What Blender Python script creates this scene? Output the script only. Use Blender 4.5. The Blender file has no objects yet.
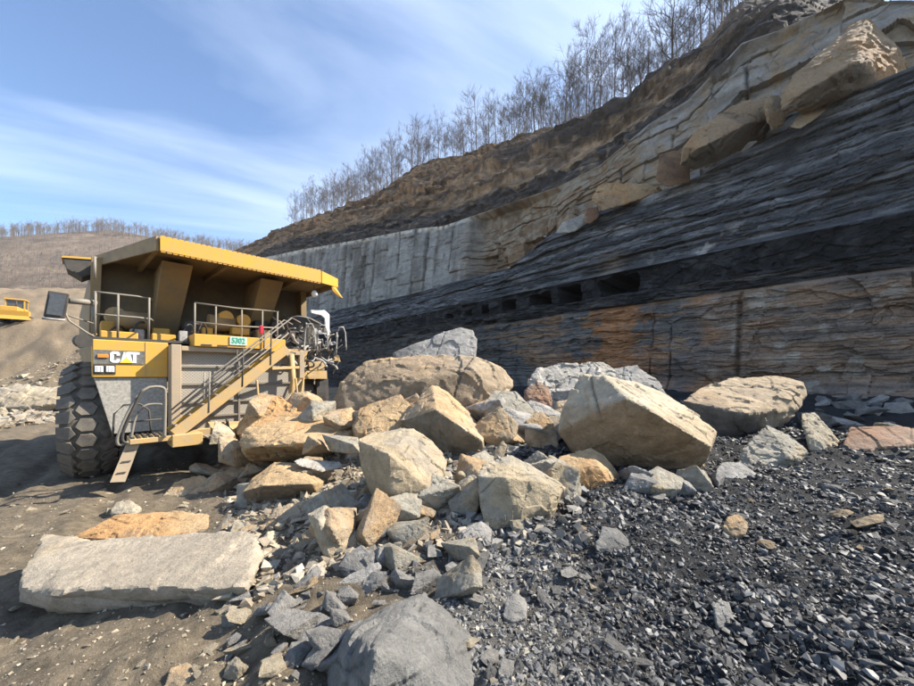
import bpy, bmesh, math, random
import numpy as np
from mathutils import Vector, Matrix

# ------------------------------------------------------------------ camera, sky, sun, exposure
SC = bpy.context.scene
COL = SC.collection
PI = math.pi
EYE = 2.7            # camera height above the pit floor by the truck
FOC = 360.0          # focal length in photo pixels (914 wide): ultra-wide phone lens
CX, CY = 457.0, 375.0   # principal column, horizon row
SUN_A = math.radians(12)   # sun is to the right, a little behind the things
SUN_E = math.radians(43)

cam = bpy.data.cameras.new('camera')
cam.sensor_width = 36.0
cam.lens = 36.0 * FOC / 914.0
cam.shift_y = (CY - 343.0) / 914.0
cam.clip_start = 0.05
cam.clip_end = 5000
camo = bpy.data.objects.new('camera', cam)
COL.objects.link(camo)
camo.location = (0, 0, EYE)
camo.rotation_euler = (PI / 2, 0, 0)
SC.camera = camo

world = bpy.data.worlds.new('World')
SC.world = world
world.use_nodes = True
nt = world.node_tree
for n in list(nt.nodes):
    nt.nodes.remove(n)
def N(t, typ, **kw):
    n = t.nodes.new(typ)
    for k, v in kw.items():
        setattr(n, k, v)
    return n
def L(t, a, b):
    t.links.new(a, b)
w_out = N(nt, 'ShaderNodeOutputWorld')
w_bg = N(nt, 'ShaderNodeBackground')
w_bg.inputs['Strength'].default_value = 0.115
sky = N(nt, 'ShaderNodeTexSky', sky_type='NISHITA')
sky.sun_disc = False
sky.sun_elevation = SUN_E
sky.sun_rotation = PI / 2 - SUN_A        # 0 = +Y, clockwise
sky.altitude = 300
sky.air_density = 1.0
sky.dust_density = 0.3
sky.ozone_density = 3.5
# thin cirrus streaks, laid out on a high flat layer
tc = N(nt, 'ShaderNodeTexCoord')
sep = N(nt, 'ShaderNodeSeparateXYZ'); L(nt, tc.outputs['Generated'], sep.inputs[0])
zz = N(nt, 'ShaderNodeMath', operation='MAXIMUM'); L(nt, sep.outputs['Z'], zz.inputs[0]); zz.inputs[1].default_value = 0.02
za = N(nt, 'ShaderNodeMath', operation='ADD'); L(nt, zz.outputs[0], za.inputs[0]); za.inputs[1].default_value = 0.12
dx = N(nt, 'ShaderNodeMath', operation='DIVIDE'); L(nt, sep.outputs['X'], dx.inputs[0]); L(nt, za.outputs[0], dx.inputs[1])
dy = N(nt, 'ShaderNodeMath', operation='DIVIDE'); L(nt, sep.outputs['Y'], dy.inputs[0]); L(nt, za.outputs[0], dy.inputs[1])
cmb = N(nt, 'ShaderNodeCombineXYZ'); L(nt, dx.outputs[0], cmb.inputs[0]); L(nt, dy.outputs[0], cmb.inputs[1])
mp0 = N(nt, 'ShaderNodeMapping'); L(nt, cmb.outputs[0], mp0.inputs[0])
mp0.inputs['Rotation'].default_value = (0, 0, math.radians(62))       # streaks run towards the right, away from the camera
mp = N(nt, 'ShaderNodeMapping'); L(nt, mp0.outputs[0], mp.inputs[0])
mp.inputs['Scale'].default_value = (1.5, 0.36, 1)
nz = N(nt, 'ShaderNodeTexNoise'); L(nt, mp.outputs[0], nz.inputs['Vector'])
nz.inputs['Scale'].default_value = 0.9; nz.inputs['Detail'].default_value = 7; nz.inputs['Roughness'].default_value = 0.54
nz.inputs['Distortion'].default_value = 0.5
rmp = N(nt, 'ShaderNodeMapRange'); L(nt, nz.outputs['Fac'], rmp.inputs['Value'])
rmp.inputs['From Min'].default_value = 0.44; rmp.inputs['From Max'].default_value = 0.80
rmp.inputs['To Min'].default_value = 0.0; rmp.inputs['To Max'].default_value = 0.55
cmix = N(nt, 'ShaderNodeMix', data_type='RGBA')
L(nt, rmp.outputs[0], cmix.inputs['Factor'])
L(nt, sky.outputs[0], cmix.inputs['A'])
cmix.inputs['B'].default_value = (6.3, 6.9, 7.7, 1)
L(nt, cmix.outputs['Result'], w_bg.inputs['Color'])
L(nt, w_bg.outputs[0], w_out.inputs[0])

sun = bpy.data.lights.new('sun', 'SUN')
sun.energy = 5.0
sun.angle = math.radians(0.53)
sun.color = (1.0, 0.93, 0.82)
suno = bpy.data.objects.new('sun', sun)
COL.objects.link(suno)
sdir = Vector((math.cos(SUN_E) * math.cos(SUN_A), math.cos(SUN_E) * math.sin(SUN_A), math.sin(SUN_E)))
suno.rotation_euler = sdir.to_track_quat('Z', 'Y').to_euler()
suno.location = (60, 20, 60)

SC.view_settings.view_transform = 'Standard'
SC.view_settings.look = 'None'
SC.view_settings.gamma = 1
SC.view_settings.use_curve_mapping = False
SC.view_settings.exposure = 1.24

# ------------------------------------------------------------------ helpers
rng = random.Random(7)
npr = np.random.RandomState(11)

def S(a, b, x):
    t = np.clip((np.asarray(x, dtype=float) - a) / (b - a), 0, 1)
    return t * t * (3 - 2 * t)

def vnoise(p, seed=0):
    """3D value noise, -1..1, vectorised."""
    p = np.asarray(p, dtype=np.float64)
    i = np.floor(p).astype(np.int64)
    f = p - i
    f = f * f * f * (f * (f * 6 - 15) + 10)
    def h(ix, iy, iz):
        n = (ix * 374761393 + iy * 668265263 + iz * 1274126177 + seed * 974711) & 0xFFFFFFFF
        n = ((n ^ (n >> 13)) * 1274126177) & 0xFFFFFFFF
        n = ((n ^ (n >> 16)) * 2246822519) & 0xFFFFFFFF
        n = n ^ (n >> 15)
        return (n & 0xFFFFFF) / float(0xFFFFFF) * 2 - 1
    x, y, z = i[..., 0], i[..., 1], i[..., 2]
    fx, fy, fz = f[..., 0], f[..., 1], f[..., 2]
    def lx(yy, z2):
        a = h(x, yy, z2); b = h(x + 1, yy, z2)
        return a + (b - a) * fx
    c0 = lx(y, z); c1 = lx(y + 1, z); c2 = lx(y, z + 1); c3 = lx(y + 1, z + 1)
    d0 = c0 + (c1 - c0) * fy; d1 = c2 + (c3 - c2) * fy
    return d0 + (d1 - d0) * fz

def fbm(p, octv=4, seed=0, gain=0.5, lac=2.03):
    p = np.asarray(p, dtype=np.float64)
    a, s, tot = 1.0, 0.0, 0.0
    for k in range(octv):
        s = s + a * vnoise(p + k * 17.3, seed + k)
        tot += a
        a *= gain
        p = p * lac
    return s / tot

def ridged(p, octv=4, seed=0):
    p = np.asarray(p, dtype=np.float64)
    a, s, tot = 1.0, 0.0, 0.0
    for k in range(octv):
        s = s + a * (1 - np.abs(vnoise(p + k * 9.1, seed + k)) * 2)
        tot += a; a *= 0.5; p = p * 2.07
    return s / tot

def facets(p, seed=0, tilt=0.5, off=0.25, dims=3):
    """piecewise flat chips: each cell of a jittered grid is a plane with its own tilt and height (cell units)"""
    p = np.asarray(p, float)
    i0 = np.floor(p).astype(np.int64)
    best = np.full(len(p), 1e9); res = np.zeros(len(p))
    def h(a, k):
        n = (a[:, 0] * 374761393 + a[:, 1] * 668265263 + a[:, 2] * 1274126177 + (seed * 31 + k) * 974711) & 0xFFFFFFFF
        n = ((n ^ (n >> 13)) * 1274126177) & 0xFFFFFFFF
        n = ((n ^ (n >> 16)) * 2246822519) & 0xFFFFFFFF
        return ((n ^ (n >> 15)) & 0xFFFFFF) / float(0xFFFFFF)
    rz = (-1, 0, 1) if dims == 3 else (0,)
    for dx_ in (-1, 0, 1):
        for dy_ in (-1, 0, 1):
            for dz_ in rz:
                c = i0 + np.array([dx_, dy_, dz_])
                ctr = c + np.stack([h(c, 1), h(c, 2), h(c, 3) if dims == 3 else p[:, 2] - c[:, 2]], -1)
                dl = p - ctr
                dist = (dl * dl).sum(1)
                b = dist < best
                if b.any():
                    cb_ = c[b]; d_ = dl[b]
                    val = off * (h(cb_, 4) * 2 - 1) + tilt * ((h(cb_, 5) * 2 - 1) * d_[:, 0] + (h(cb_, 6) * 2 - 1) * d_[:, 1] + ((h(cb_, 7) * 2 - 1) * d_[:, 2] if dims == 3 else 0))
                    res[b] = val; best[b] = dist[b]
    return res

def P3(x, y, z=0.0):
    x, y = np.broadcast_arrays(np.asarray(x, float), np.asarray(y, float))
    return np.stack([x, y, np.broadcast_to(z, x.shape)], -1)

def PX(px, py, d):
    """photo pixel + distance in front of the camera -> point in the pit"""
    return np.array([(px - CX) / FOC * d, d, EYE + (CY - py) / FOC * d])

def gz(x, y, fine=True):
    """height of the pit floor"""
    x = np.asarray(x, float); y = np.asarray(y, float)
    z = 0.98 * S(-7.0, 0.9, x - 0.12 * (y - 5))
    z = z + 0.75 * np.exp(-(((x + 0.6) / 4.2) ** 2 + ((y - 11.0) / 3.6) ** 2))
    w = 0.740 * x + 0.672 * y
    z = z + 0.9 * S(16.5, 25.5, w)
    z = z + 10.6 * S(34, 52, y + 0.08 * (x + 50)) * S(-21, -40, x)
    z = z + 22.0 * S(70, 128, y) * S(-25, -62, x)
    q = P3(x, y)
    left = S(-1.5, -6, x)
    far = S(28, 45, y)
    z = z + 0.16 * fbm(q * 0.55, 3, 3) * (1 - 0.3 * left)
    z = z + 0.9 * fbm(q * 0.16, 4, 8) * far
    # wheel ruts in the brown dirt, running towards the truck
    r = (x * 0.78 + y * 0.62)
    z = z - 0.12 * left * np.exp(-((np.mod(r + 0.3 * fbm(q * 0.4, 2, 5), 1.9) - 0.95) / 0.22) ** 2) * (1 - far)
    if fine:
        z = z + 0.095 * fbm(q * 1.9, 3, 21) * (1 - 0.25 * left) + 0.75 * fbm(q * 0.55, 4, 22) * far
        z = z + 0.022 * fbm(q * 9.0, 3, 31) + 0.05 * fbm(q * 4.3, 2, 32) * (1 - .7 * left)
    return z

def ground_hit(px, py):
    d = np.geomspace(0.8, 90, 900)
    x = (px - CX) / FOC * d
    z = EYE + (CY - py) / FOC * d
    g = gz(x, d, False)
    k = np.argmax(z < g)
    return d[k] if (z < g).any() else 60.0

def mesh_np(name, V, F, smooth=True):
    """V (n,3), F (m,3 or 4) arrays -> mesh"""
    me = bpy.data.meshes.new(name)
    V = np.asarray(V, dtype=np.float32); F = np.asarray(F, dtype=np.int32)
    m, k = F.shape
    me.vertices.add(len(V)); me.vertices.foreach_set('co', V.ravel())
    me.loops.add(m * k); me.loops.foreach_set('vertex_index', F.ravel())
    me.polygons.add(m)
    me.polygons.foreach_set('loop_start', np.arange(0, m * k, k, dtype=np.int32))
    me.polygons.foreach_set('loop_total', np.full(m, k, dtype=np.int32))
    me.polygons.foreach_set('use_smooth', np.full(m, smooth, dtype=bool))
    me.update(calc_edges=True)
    return me

def set_col(me, C):
    at = me.color_attributes.new('Col', 'FLOAT_COLOR', 'POINT')
    C = np.clip(np.asarray(C, dtype=np.float32), 0.003, 0.85)
    C4 = np.concatenate([C, np.ones((len(C), 1), np.float32)], 1)
    at.data.foreach_set('color', C4.ravel())

def link(name, me, mat=None, parent=None, loc=None):
    o = bpy.data.objects.new(name, me)
    COL.objects.link(o)
    if mat is not None and me is not None and not me.materials:
        me.materials.append(mat)
    if parent is not None:
        o.parent = parent
    if loc is not None:
        o.location = loc
    return o

def tag(o, label=None, cat=None, group=None, kind=None):
    if label: o['label'] = label
    if cat: o['category'] = cat
    if group: o['group'] = group
    if kind: o['kind'] = kind
    return o

def empty(name, loc, rz=0.0):
    o = bpy.data.objects.new(name, None)
    COL.objects.link(o)
    o.location = loc; o.rotation_euler = (0, 0, rz)
    o.empty_display_size = 0.3
    return o

# ------------------------------------------------------------------ materials
def new_mat(name):
    m = bpy.data.materials.new(name); m.use_nodes = True
    t = m.node_tree
    return m, t, t.nodes['Principled BSDF']

def attr_mat(name, rough=0.9, grain=0.35, scale=9.0, bump=0.5, bscale=14.0, bdist=0.03, spec=0.3, strata=0.0, fine=90.0, vor=False):
    """earth and rock: colour from the mesh, grain and fine relief from noise"""
    m, t, b = new_mat(name)
    at = N(t, 'ShaderNodeAttribute', attribute_name='Col')
    geo = N(t, 'ShaderNodeTexCoord')
    n1 = N(t, 'ShaderNodeTexNoise'); L(t, geo.outputs['Object'], n1.inputs['Vector'])
    n1.inputs['Scale'].default_value = scale; n1.inputs['Detail'].default_value = 8; n1.inputs['Roughness'].default_value = 0.68
    r1 = N(t, 'ShaderNodeMapRange'); L(t, n1.outputs['Fac'], r1.inputs['Value'])
    r1.inputs['From Min'].default_value = 0.28; r1.inputs['From Max'].default_value = 0.72
    r1.inputs['To Min'].default_value = 1 - grain; r1.inputs['To Max'].default_value = 1 + grain
    n3 = N(t, 'ShaderNodeTexNoise'); L(t, geo.outputs['Object'], n3.inputs['Vector'])
    n3.inputs['Scale'].default_value = fine; n3.inputs['Detail'].default_value = 3; n3.inputs['Roughness'].default_value = 0.7
    r3 = N(t, 'ShaderNodeMapRange'); L(t, n3.outputs['Fac'], r3.inputs['Value'])
    r3.inputs['From Min'].default_value = 0.3; r3.inputs['From Max'].default_value = 0.7
    r3.inputs['To Min'].default_value = 1 - grain * 0.6; r3.inputs['To Max'].default_value = 1 + grain * 0.6
    mu = N(t, 'ShaderNodeMath', operation='MULTIPLY'); L(t, r1.outputs[0], mu.inputs[0]); L(t, r3.outputs[0], mu.inputs[1])
    vm = N(t, 'ShaderNodeVectorMath', operation='SCALE'); L(t, at.outputs['Color'], vm.inputs[0]); L(t, mu.outputs[0], vm.inputs['Scale'])
    L(t, vm.outputs[0], b.inputs['Base Color'])
    b.inputs['Roughness'].default_value = rough
    b.inputs['Specular IOR Level'].default_value = spec
    n2 = N(t, 'ShaderNodeTexNoise'); L(t, geo.outputs['Object'], n2.inputs['Vector'])
    n2.inputs['Scale'].default_value = bscale; n2.inputs['Detail'].default_value = 9; n2.inputs['Roughness'].default_value = 0.72
    h = n2.outputs['Fac']
    if vor:
        vo = N(t, 'ShaderNodeTexVoronoi'); L(t, geo.outputs['Object'], vo.inputs['Vector'])
        vo.inputs['Scale'].default_value = bscale * 1.6
        ad = N(t, 'ShaderNodeMath', operation='SUBTRACT'); L(t, h, ad.inputs[0]); L(t, vo.outputs['Distance'], ad.inputs[1])
        h = ad.outputs[0]
    if strata > 0:
        mpn = N(t, 'ShaderNodeMapping'); L(t, geo.outputs['Object'], mpn.inputs[0]); mpn.inputs['Scale'].default_value = (0.5, 0.5, 9)
        n4 = N(t, 'ShaderNodeTexNoise'); L(t, mpn.outputs[0], n4.inputs['Vector']); n4.inputs['Scale'].default_value = 1.0
        n4.inputs['Detail'].default_value = 6; n4.inputs['Roughness'].default_value = 0.7
        ma = N(t, 'ShaderNodeMath', operation='MULTIPLY_ADD'); L(t, n4.outputs['Fac'], ma.inputs[0]); ma.inputs[1].default_value = strata; L(t, h, ma.inputs[2])
        h = ma.outputs[0]
    bp = N(t, 'ShaderNodeBump'); L(t, h, bp.inputs['Height'])
    bp.inputs['Strength'].default_value = bump; bp.inputs['Distance'].default_value = bdist
    L(t, bp.outputs[0], b.inputs['Normal'])
    return m

def paint_mat(name, col, rough=0.5, dirt=(0.23, 0.18, 0.12), amount=0.5, scale=2.2, metal=0.0, bump=0.15, spec=0.4):
    """paint, steel or rubber with dust on it"""
    m, t, b = new_mat(name)
    g = N(t, 'ShaderNodeTexCoord')
    n1 = N(t, 'ShaderNodeTexNoise'); L(t, g.outputs['Object'], n1.inputs['Vector'])
    n1.inputs['Scale'].default_value = scale; n1.inputs['Detail'].default_value = 9; n1.inputs['Roughness'].default_value = 0.7
    r = N(t, 'ShaderNodeMapRange'); L(t, n1.outputs['Fac'], r.inputs['Value'])
    r.inputs['From Min'].default_value = 0.38; r.inputs['From Max'].default_value = 0.72
    r.inputs['To Min'].default_value = amount * 0.15; r.inputs['To Max'].default_value = amount
    mx = N(t, 'ShaderNodeMix', data_type='RGBA'); L(t, r.outputs[0], mx.inputs['Factor'])
    mx.inputs['A'].default_value = (*col, 1); mx.inputs['B'].default_value = (*dirt, 1)
    L(t, mx.outputs['Result'], b.inputs['Base Color'])
    b.inputs['Metallic'].default_value = metal
    b.inputs['Specular IOR Level'].default_value = spec
    rr = N(t, 'ShaderNodeMapRange'); L(t, n1.outputs['Fac'], rr.inputs['Value'])
    rr.inputs['To Min'].default_value = rough - 0.1; rr.inputs['To Max'].default_value = min(1, rough + 0.25)
    L(t, rr.outputs[0], b.inputs['Roughness'])
    n2 = N(t, 'ShaderNodeTexNoise'); L(t, g.outputs['Object'], n2.inputs['Vector'])
    n2.inputs['Scale'].default_value = scale * 9; n2.inputs['Detail'].default_value = 5
    bp = N(t, 'ShaderNodeBump'); L(t, n2.outputs['Fac'], bp.inputs['Height'])
    bp.inputs['Strength'].default_value = bump; bp.inputs['Distance'].default_value = 0.02
    L(t, bp.outputs[0], b.inputs['Normal'])
    return m

M = {}
M['ground'] = attr_mat('ground_earth', 0.9, 0.5, 7.0, 0.9, 24.0, 0.05, 0.25, fine=110.0)
M['rock'] = attr_mat('sandstone_rock', 0.9, 0.30, 6.0, 0.9, 16.0, 0.055, 0.25, strata=0.05, fine=85.0)
M['shale'] = attr_mat('shale_rock', 0.75, 0.30, 5.0, 0.8, 9.0, 0.05, 0.35, strata=0.9, fine=70.0)
M['gravel'] = attr_mat('gravel_stone', 0.62, 0.30, 20.0, 0.4, 40.0, 0.01, 0.45)
M['wall'] = attr_mat('highwall_rock', 0.85, 0.34, 1.5, 0.8, 4.0, 0.14, 0.25, strata=0.7, fine=12.0)
M['coal'] = attr_mat('coal_rock', 0.65, 0.35, 1.6, 0.9, 3.5, 0.2, 0.25, fine=9.0)
M['sandwall'] = attr_mat('sandstone_face_rock', 0.92, 0.26, 1.1, 0.8, 2.4, 0.18, 0.2, fine=8.0)
M['slope'] = attr_mat('slope_earth', 0.95, 0.42, 0.9, 0.8, 1.8, 0.3, 0.15, fine=5.0)
M['hill'] = attr_mat('hill_earth', 0.95, 0.40, 0.12, 0.6, 0.3, 1.2, 0.1, fine=0.8)
M['bark'] = paint_mat('bark', (0.12, 0.10, 0.085), 0.85, (0.24, 0.215, 0.19), 0.6, 3.0, bump=0.3, spec=0.2)
M['twig'] = paint_mat('twig', (0.085, 0.07, 0.06), 0.85, (0.15, 0.125, 0.11), 0.5, 3.0, bump=0.1, spec=0.2)
M['fartwig'] = paint_mat('far_twig', (0.155, 0.135, 0.12), 0.9, (0.21, 0.185, 0.165), 0.5, 0.05, bump=0.0, spec=0.1)
M['yellow'] = paint_mat('yellow_paint', (0.67, 0.345, 0.022), 0.45, (0.42, 0.28, 0.12), 0.75, 4.5)
M['yellow_dusty'] = paint_mat('dusty_yellow_paint', (0.52, 0.32, 0.09), 0.6, (0.36, 0.28, 0.19), 0.95, 2.6)
M['tan'] = paint_mat('dust_coated_steel', (0.40, 0.30, 0.19), 0.75, (0.33, 0.27, 0.2), 0.9, 3.0)
M['body'] = paint_mat('body_paint', (0.34, 0.22, 0.085), 0.6, (0.20, 0.155, 0.10), 0.95, 2.2)
M['grey_panel'] = paint_mat('dusty_grey_panel', (0.19, 0.18, 0.16), 0.6, (0.52, 0.48, 0.40), 0.95, 16.0, bump=0.5)
M['rubber'] = paint_mat('tyre_rubber', (0.06, 0.057, 0.052), 0.85, (0.20, 0.175, 0.135), 0.85, 3.0, bump=0.3, spec=0.25)
M['lug'] = paint_mat('lug_rubber', (0.10, 0.09, 0.08), 0.85, (0.22, 0.19, 0.145), 0.9, 4.0, bump=0.3, spec=0.25)
M['dark'] = paint_mat('dark_steel', (0.035, 0.034, 0.033), 0.6, (0.12, 0.10, 0.075), 0.7, 3.0)
M['rail'] = paint_mat('rail_steel', (0.20, 0.18, 0.15), 0.6, (0.28, 0.235, 0.17), 0.7, 6.0)
M['ash'] = paint_mat('ash_coated_steel', (0.46, 0.43, 0.39), 0.8, (0.10, 0.09, 0.08), 0.85, 7.0)
M['white'] = paint_mat('white_panel', (0.78, 0.78, 0.77), 0.5, (0.5, 0.47, 0.42), 0.3, 4.0)
M['lamp'] = paint_mat('lamp_lens', (0.75, 0.75, 0.72), 0.25, (0.6, 0.57, 0.5), 0.4, 9.0)
M['orange'] = paint_mat('orange_lens', (0.70, 0.22, 0.03), 0.35, (0.4, 0.25, 0.1), 0.3, 9.0)
M['plate'] = paint_mat('name_plate', (0.075, 0.075, 0.072), 0.5, (0.24, 0.225, 0.19), 0.85, 9.0)
M['lettering'] = paint_mat('lettering_white', (0.8, 0.8, 0.78), 0.5, (0.5, 0.47, 0.4), 0.25, 9.0)
M['triangle'] = paint_mat('triangle_yellow', (0.85, 0.52, 0.03), 0.5, (0.5, 0.4, 0.2), 0.2, 9.0)
M['sign'] = paint_mat('sign_face', (0.45, 0.60, 0.51), 0.5, (0.62, 0.66, 0.58), 0.4, 6.0)
M['sign_ink'] = paint_mat('sign_ink', (0.03, 0.30, 0.19), 0.5, (0.2, 0.4, 0.3), 0.3, 6.0)
M['red'] = paint_mat('red_lens', (0.5, 0.02, 0.05), 0.35, (0.3, 0.08, 0.08), 0.3, 9.0)
M['glass'] = paint_mat('dusty_glass', (0.03, 0.035, 0.04), 0.15, (0.16, 0.155, 0.15), 0.6, 5.0, spec=0.6)

def grille_mat():
    m, t, b = new_mat('radiator_mesh')
    g = N(t, 'ShaderNodeTexCoord')
    mp_ = N(t, 'ShaderNodeMapping'); L(t, g.outputs['Object'], mp_.inputs[0])
    mp_.inputs['Rotation'].default_value = (0, math.radians(45), 0)
    ck = N(t, 'ShaderNodeTexBrick'); 
    sx = N(t, 'ShaderNodeSeparateXYZ'); L(t, mp_.outputs[0], sx.inputs[0])
    cb = N(t, 'ShaderNodeCombineXYZ'); L(t, sx.outputs['X'], cb.inputs[0]); L(t, sx.outputs['Z'], cb.inputs[1])
    L(t, cb.outputs[0], ck.inputs['Vector'])
    ck.offset = 0.0
    ck.inputs['Scale'].default_value = 9.0; ck.inputs['Mortar Size'].default_value = 0.13
    ck.inputs['Brick Width'].default_value = 0.5; ck.inputs['Row Height'].default_value = 0.5
    ck.inputs['Color1'].default_value = (0.10, 0.09, 0.075, 1); ck.inputs['Color2'].default_value = (0.15, 0.13, 0.11, 1)
    ck.inputs['Mortar'].default_value = (0.36, 0.32, 0.26, 1)
    n1 = N(t, 'ShaderNodeTexNoise'); L(t, g.outputs['Object'], n1.inputs['Vector']); n1.inputs['Scale'].default_value = 5; n1.inputs['Detail'].default_value = 8
    mx = N(t, 'ShaderNodeMix', data_type='RGBA'); L(t, n1.outputs['Fac'], mx.inputs['Factor']); L(t, ck.outputs['Color'], mx.inputs['A'])
    mx.inputs['B'].default_value = (0.34, 0.30, 0.24, 1)
    L(t, mx.outputs['Result'], b.inputs['Base Color'])
    b.inputs['Roughness'].default_value = 0.8
    bp = N(t, 'ShaderNodeBump'); L(t, ck.outputs['Fac'], bp.inputs['Height']); bp.inputs['Strength'].default_value = 0.6; bp.inputs['Distance'].default_value = 0.02
    L(t, bp.outputs[0], b.inputs['Normal'])
    return m
M['grille'] = grille_mat()

# ------------------------------------------------------------------ the pit floor
def build_ground():
    fine = np.radians(np.arange(-63, 63.01, 0.28))
    rest = np.radians(np.arange(67, 293.1, 4.0))
    ang = np.concatenate([fine, rest])
    rad = np.concatenate([[0.25, 0.45, 0.7, 0.9], 1.0 * 1.018 ** np.arange(0, 362)])
    A, R = np.meshgrid(ang, rad)
    X = R * np.sin(A); Y = R * np.cos(A)
    Z = gz(X, Y)
    na, nr = len(ang), len(rad)
    V = np.stack([X, Y, Z], -1).reshape(-1, 3)
    i = np.arange(nr - 1)[:, None] * na; j = np.arange(na)[None, :]; j2 = (j + 1) % na
    F = np.stack([i + j, i + j2, i + na + j2, i + na + j], -1).reshape(-1, 4)[:, ::-1]
    me = mesh_np('ground', V, F)
    x, y = V[:, 0], V[:, 1]
    q = P3(x, y)
    mask = coal_mask(x, y)
    n1 = fbm(q * 1.3, 4, 77); n2 = fbm(q * 6, 3, 78)
    dirt = np.array([0.150, 0.120, 0.082]) * (1 + 0.22 * n1 + 0.16 * n2)[:, None]
    tan_ = np.array([0.22, 0.165, 0.105])
    far = S(30, 48, y)[:, None]
    dirt = dirt * (1 - far) + far * tan_ * (1 + 0.25 * fbm(q * 0.35, 4, 79) + 0.2 * n1)[:, None]
    # shattered grey shale between dirt and coal
    grey = np.array([0.135, 0.13, 0.12]) * (1 + 0.3 * n2)[:, None]
    coal = np.array([0.0195, 0.0198, 0.0205]) * (1 + 0.45 * n2 + 0.2 * n1)[:, None]
    g2 = np.clip(1 - np.abs(mask - 0.45) / 0.4, 0, 1)[:, None]
    m = mask[:, None]
    C = dirt * (1 - m) + coal * m
    C = C * (1 - 0.7 * g2) + grey * 0.7 * g2
    set_col(me, C)
    o = link('ground', me, M['ground']); tag(o, kind='structure')

def coal_mask(x, y):
    x = np.asarray(x, float); y = np.asarray(y, float)
    q = P3(x, y)
    e = x + 0.9 * np.clip(3.0 - y, -0.5, 3.0) * 0.35 + 0.7 * fbm(q * 0.8, 3, 55) + 0.35 * fbm(q * 3.0, 2, 56)
    m = S(-1.6, 2.0, e)
    # behind the rock pile everything is dark shale fines down to the wall
    m = np.maximum(m, S(11, 17, 0.74 * x + 0.672 * y + 2.0 * fbm(q * 0.3, 2, 57)) * S(-9, -2, x) * (1 - S(60, 90, y)))
    return m
build_ground()

# ------------------------------------------------------------------ the highwall
WN = np.array([0.740, 0.672]); WD = np.array([-0.672, 0.740]); WDIST = 25.3
def wall_plan(px, sb):
    u = (px - CX) / FOC
    Y = (WDIST + sb) / (WN[0] * u + WN[1])
    return u * Y, Y
def wall_line(pts, sb):
    s, z = [], []
    for px, py in pts:
        X, Y = wall_plan(px, sb)
        s.append(WD[0] * X + WD[1] * Y); z.append(EYE + (CY - py) / FOC * Y)
    o = np.argsort(s)
    return np.array(s)[o], np.array(z)[o]

LEDGE_SB, INNER_SB, TOP_SB, MID_SB, CREST_SB = 4.0, 8.0, 9.3, 16.0, 35.0
L_ledge = wall_line([(960, 45), (914, 66), (878, 81), (808, 120), (746, 151), (688, 182), (637, 201), (600, 212), (556, 230), (510, 268), (454, 282), (408, 295), (352, 306), (333, 311), (250, 339), (200, 352)], LEDGE_SB)
L_top = wall_line([(846, 0), (777, 31), (742, 43), (688, 100), (649, 124), (599, 166), (560, 186), (510, 203), (464, 219), (444, 226), (415, 229), (352, 241), (300, 250), (262, 258), (190, 285)], TOP_SB)
L_mid = wall_line([(780, 0), (742, 25), (688, 84), (649, 112), (599, 147), (560, 168), (510, 185), (464, 202), (415, 211), (352, 222), (300, 233), (262, 250), (190, 272)], MID_SB)
L_crest = wall_line([(746, 0), (688, 58), (657, 89), (600, 113), (560, 130), (500, 143), (464, 157), (430, 166), (416, 171), (404, 184), (390, 194), (352, 208), (300, 222), (255, 246), (190, 262)], CREST_SB)
def extend(L_, more):
    """unseen wall past the right edge of the view, lowered to let the sun in"""
    return np.concatenate([[m[0] for m in more], L_[0]]), np.concatenate([[m[1] for m in more], L_[1]])
L_ledge = extend(L_ledge, [(-60, 10.5), (-14, 11.5), (-7.5, 14.0)])
L_top = extend(L_top, [(-60, 13.0), (-22, 14.0), (-7.5, 17.0), (-2.3, 25.0)])
L_mid = extend(L_mid, [(-60, 15.0), (-22, 16.0), (-8, 20.0), (0.5, 30.5)])
L_crest = extend(L_crest, [(-70, 20.0), (-35, 25.0), (-11, 30.0), (0.6, 46.5)])
def zline(L_, s):
    return np.interp(s, L_[0], L_[1])

def s_of_px(px, sb=5.0):
    X, Y = wall_plan(np.asarray(px, float), sb)
    return WD[0] * X + WD[1] * Y

def crest_at(px, sb):
    """point on the slope or plateau above the wall at a setback"""
    X, Y = wall_plan(px, sb)
    s = WD[0] * X + WD[1] * Y
    return X, Y, plateau_z(s, sb)
def plateau_z(s, sb):
    zc = zline(L_crest, s)
    return zc + 0.10 * (sb - CREST_SB)

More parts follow.
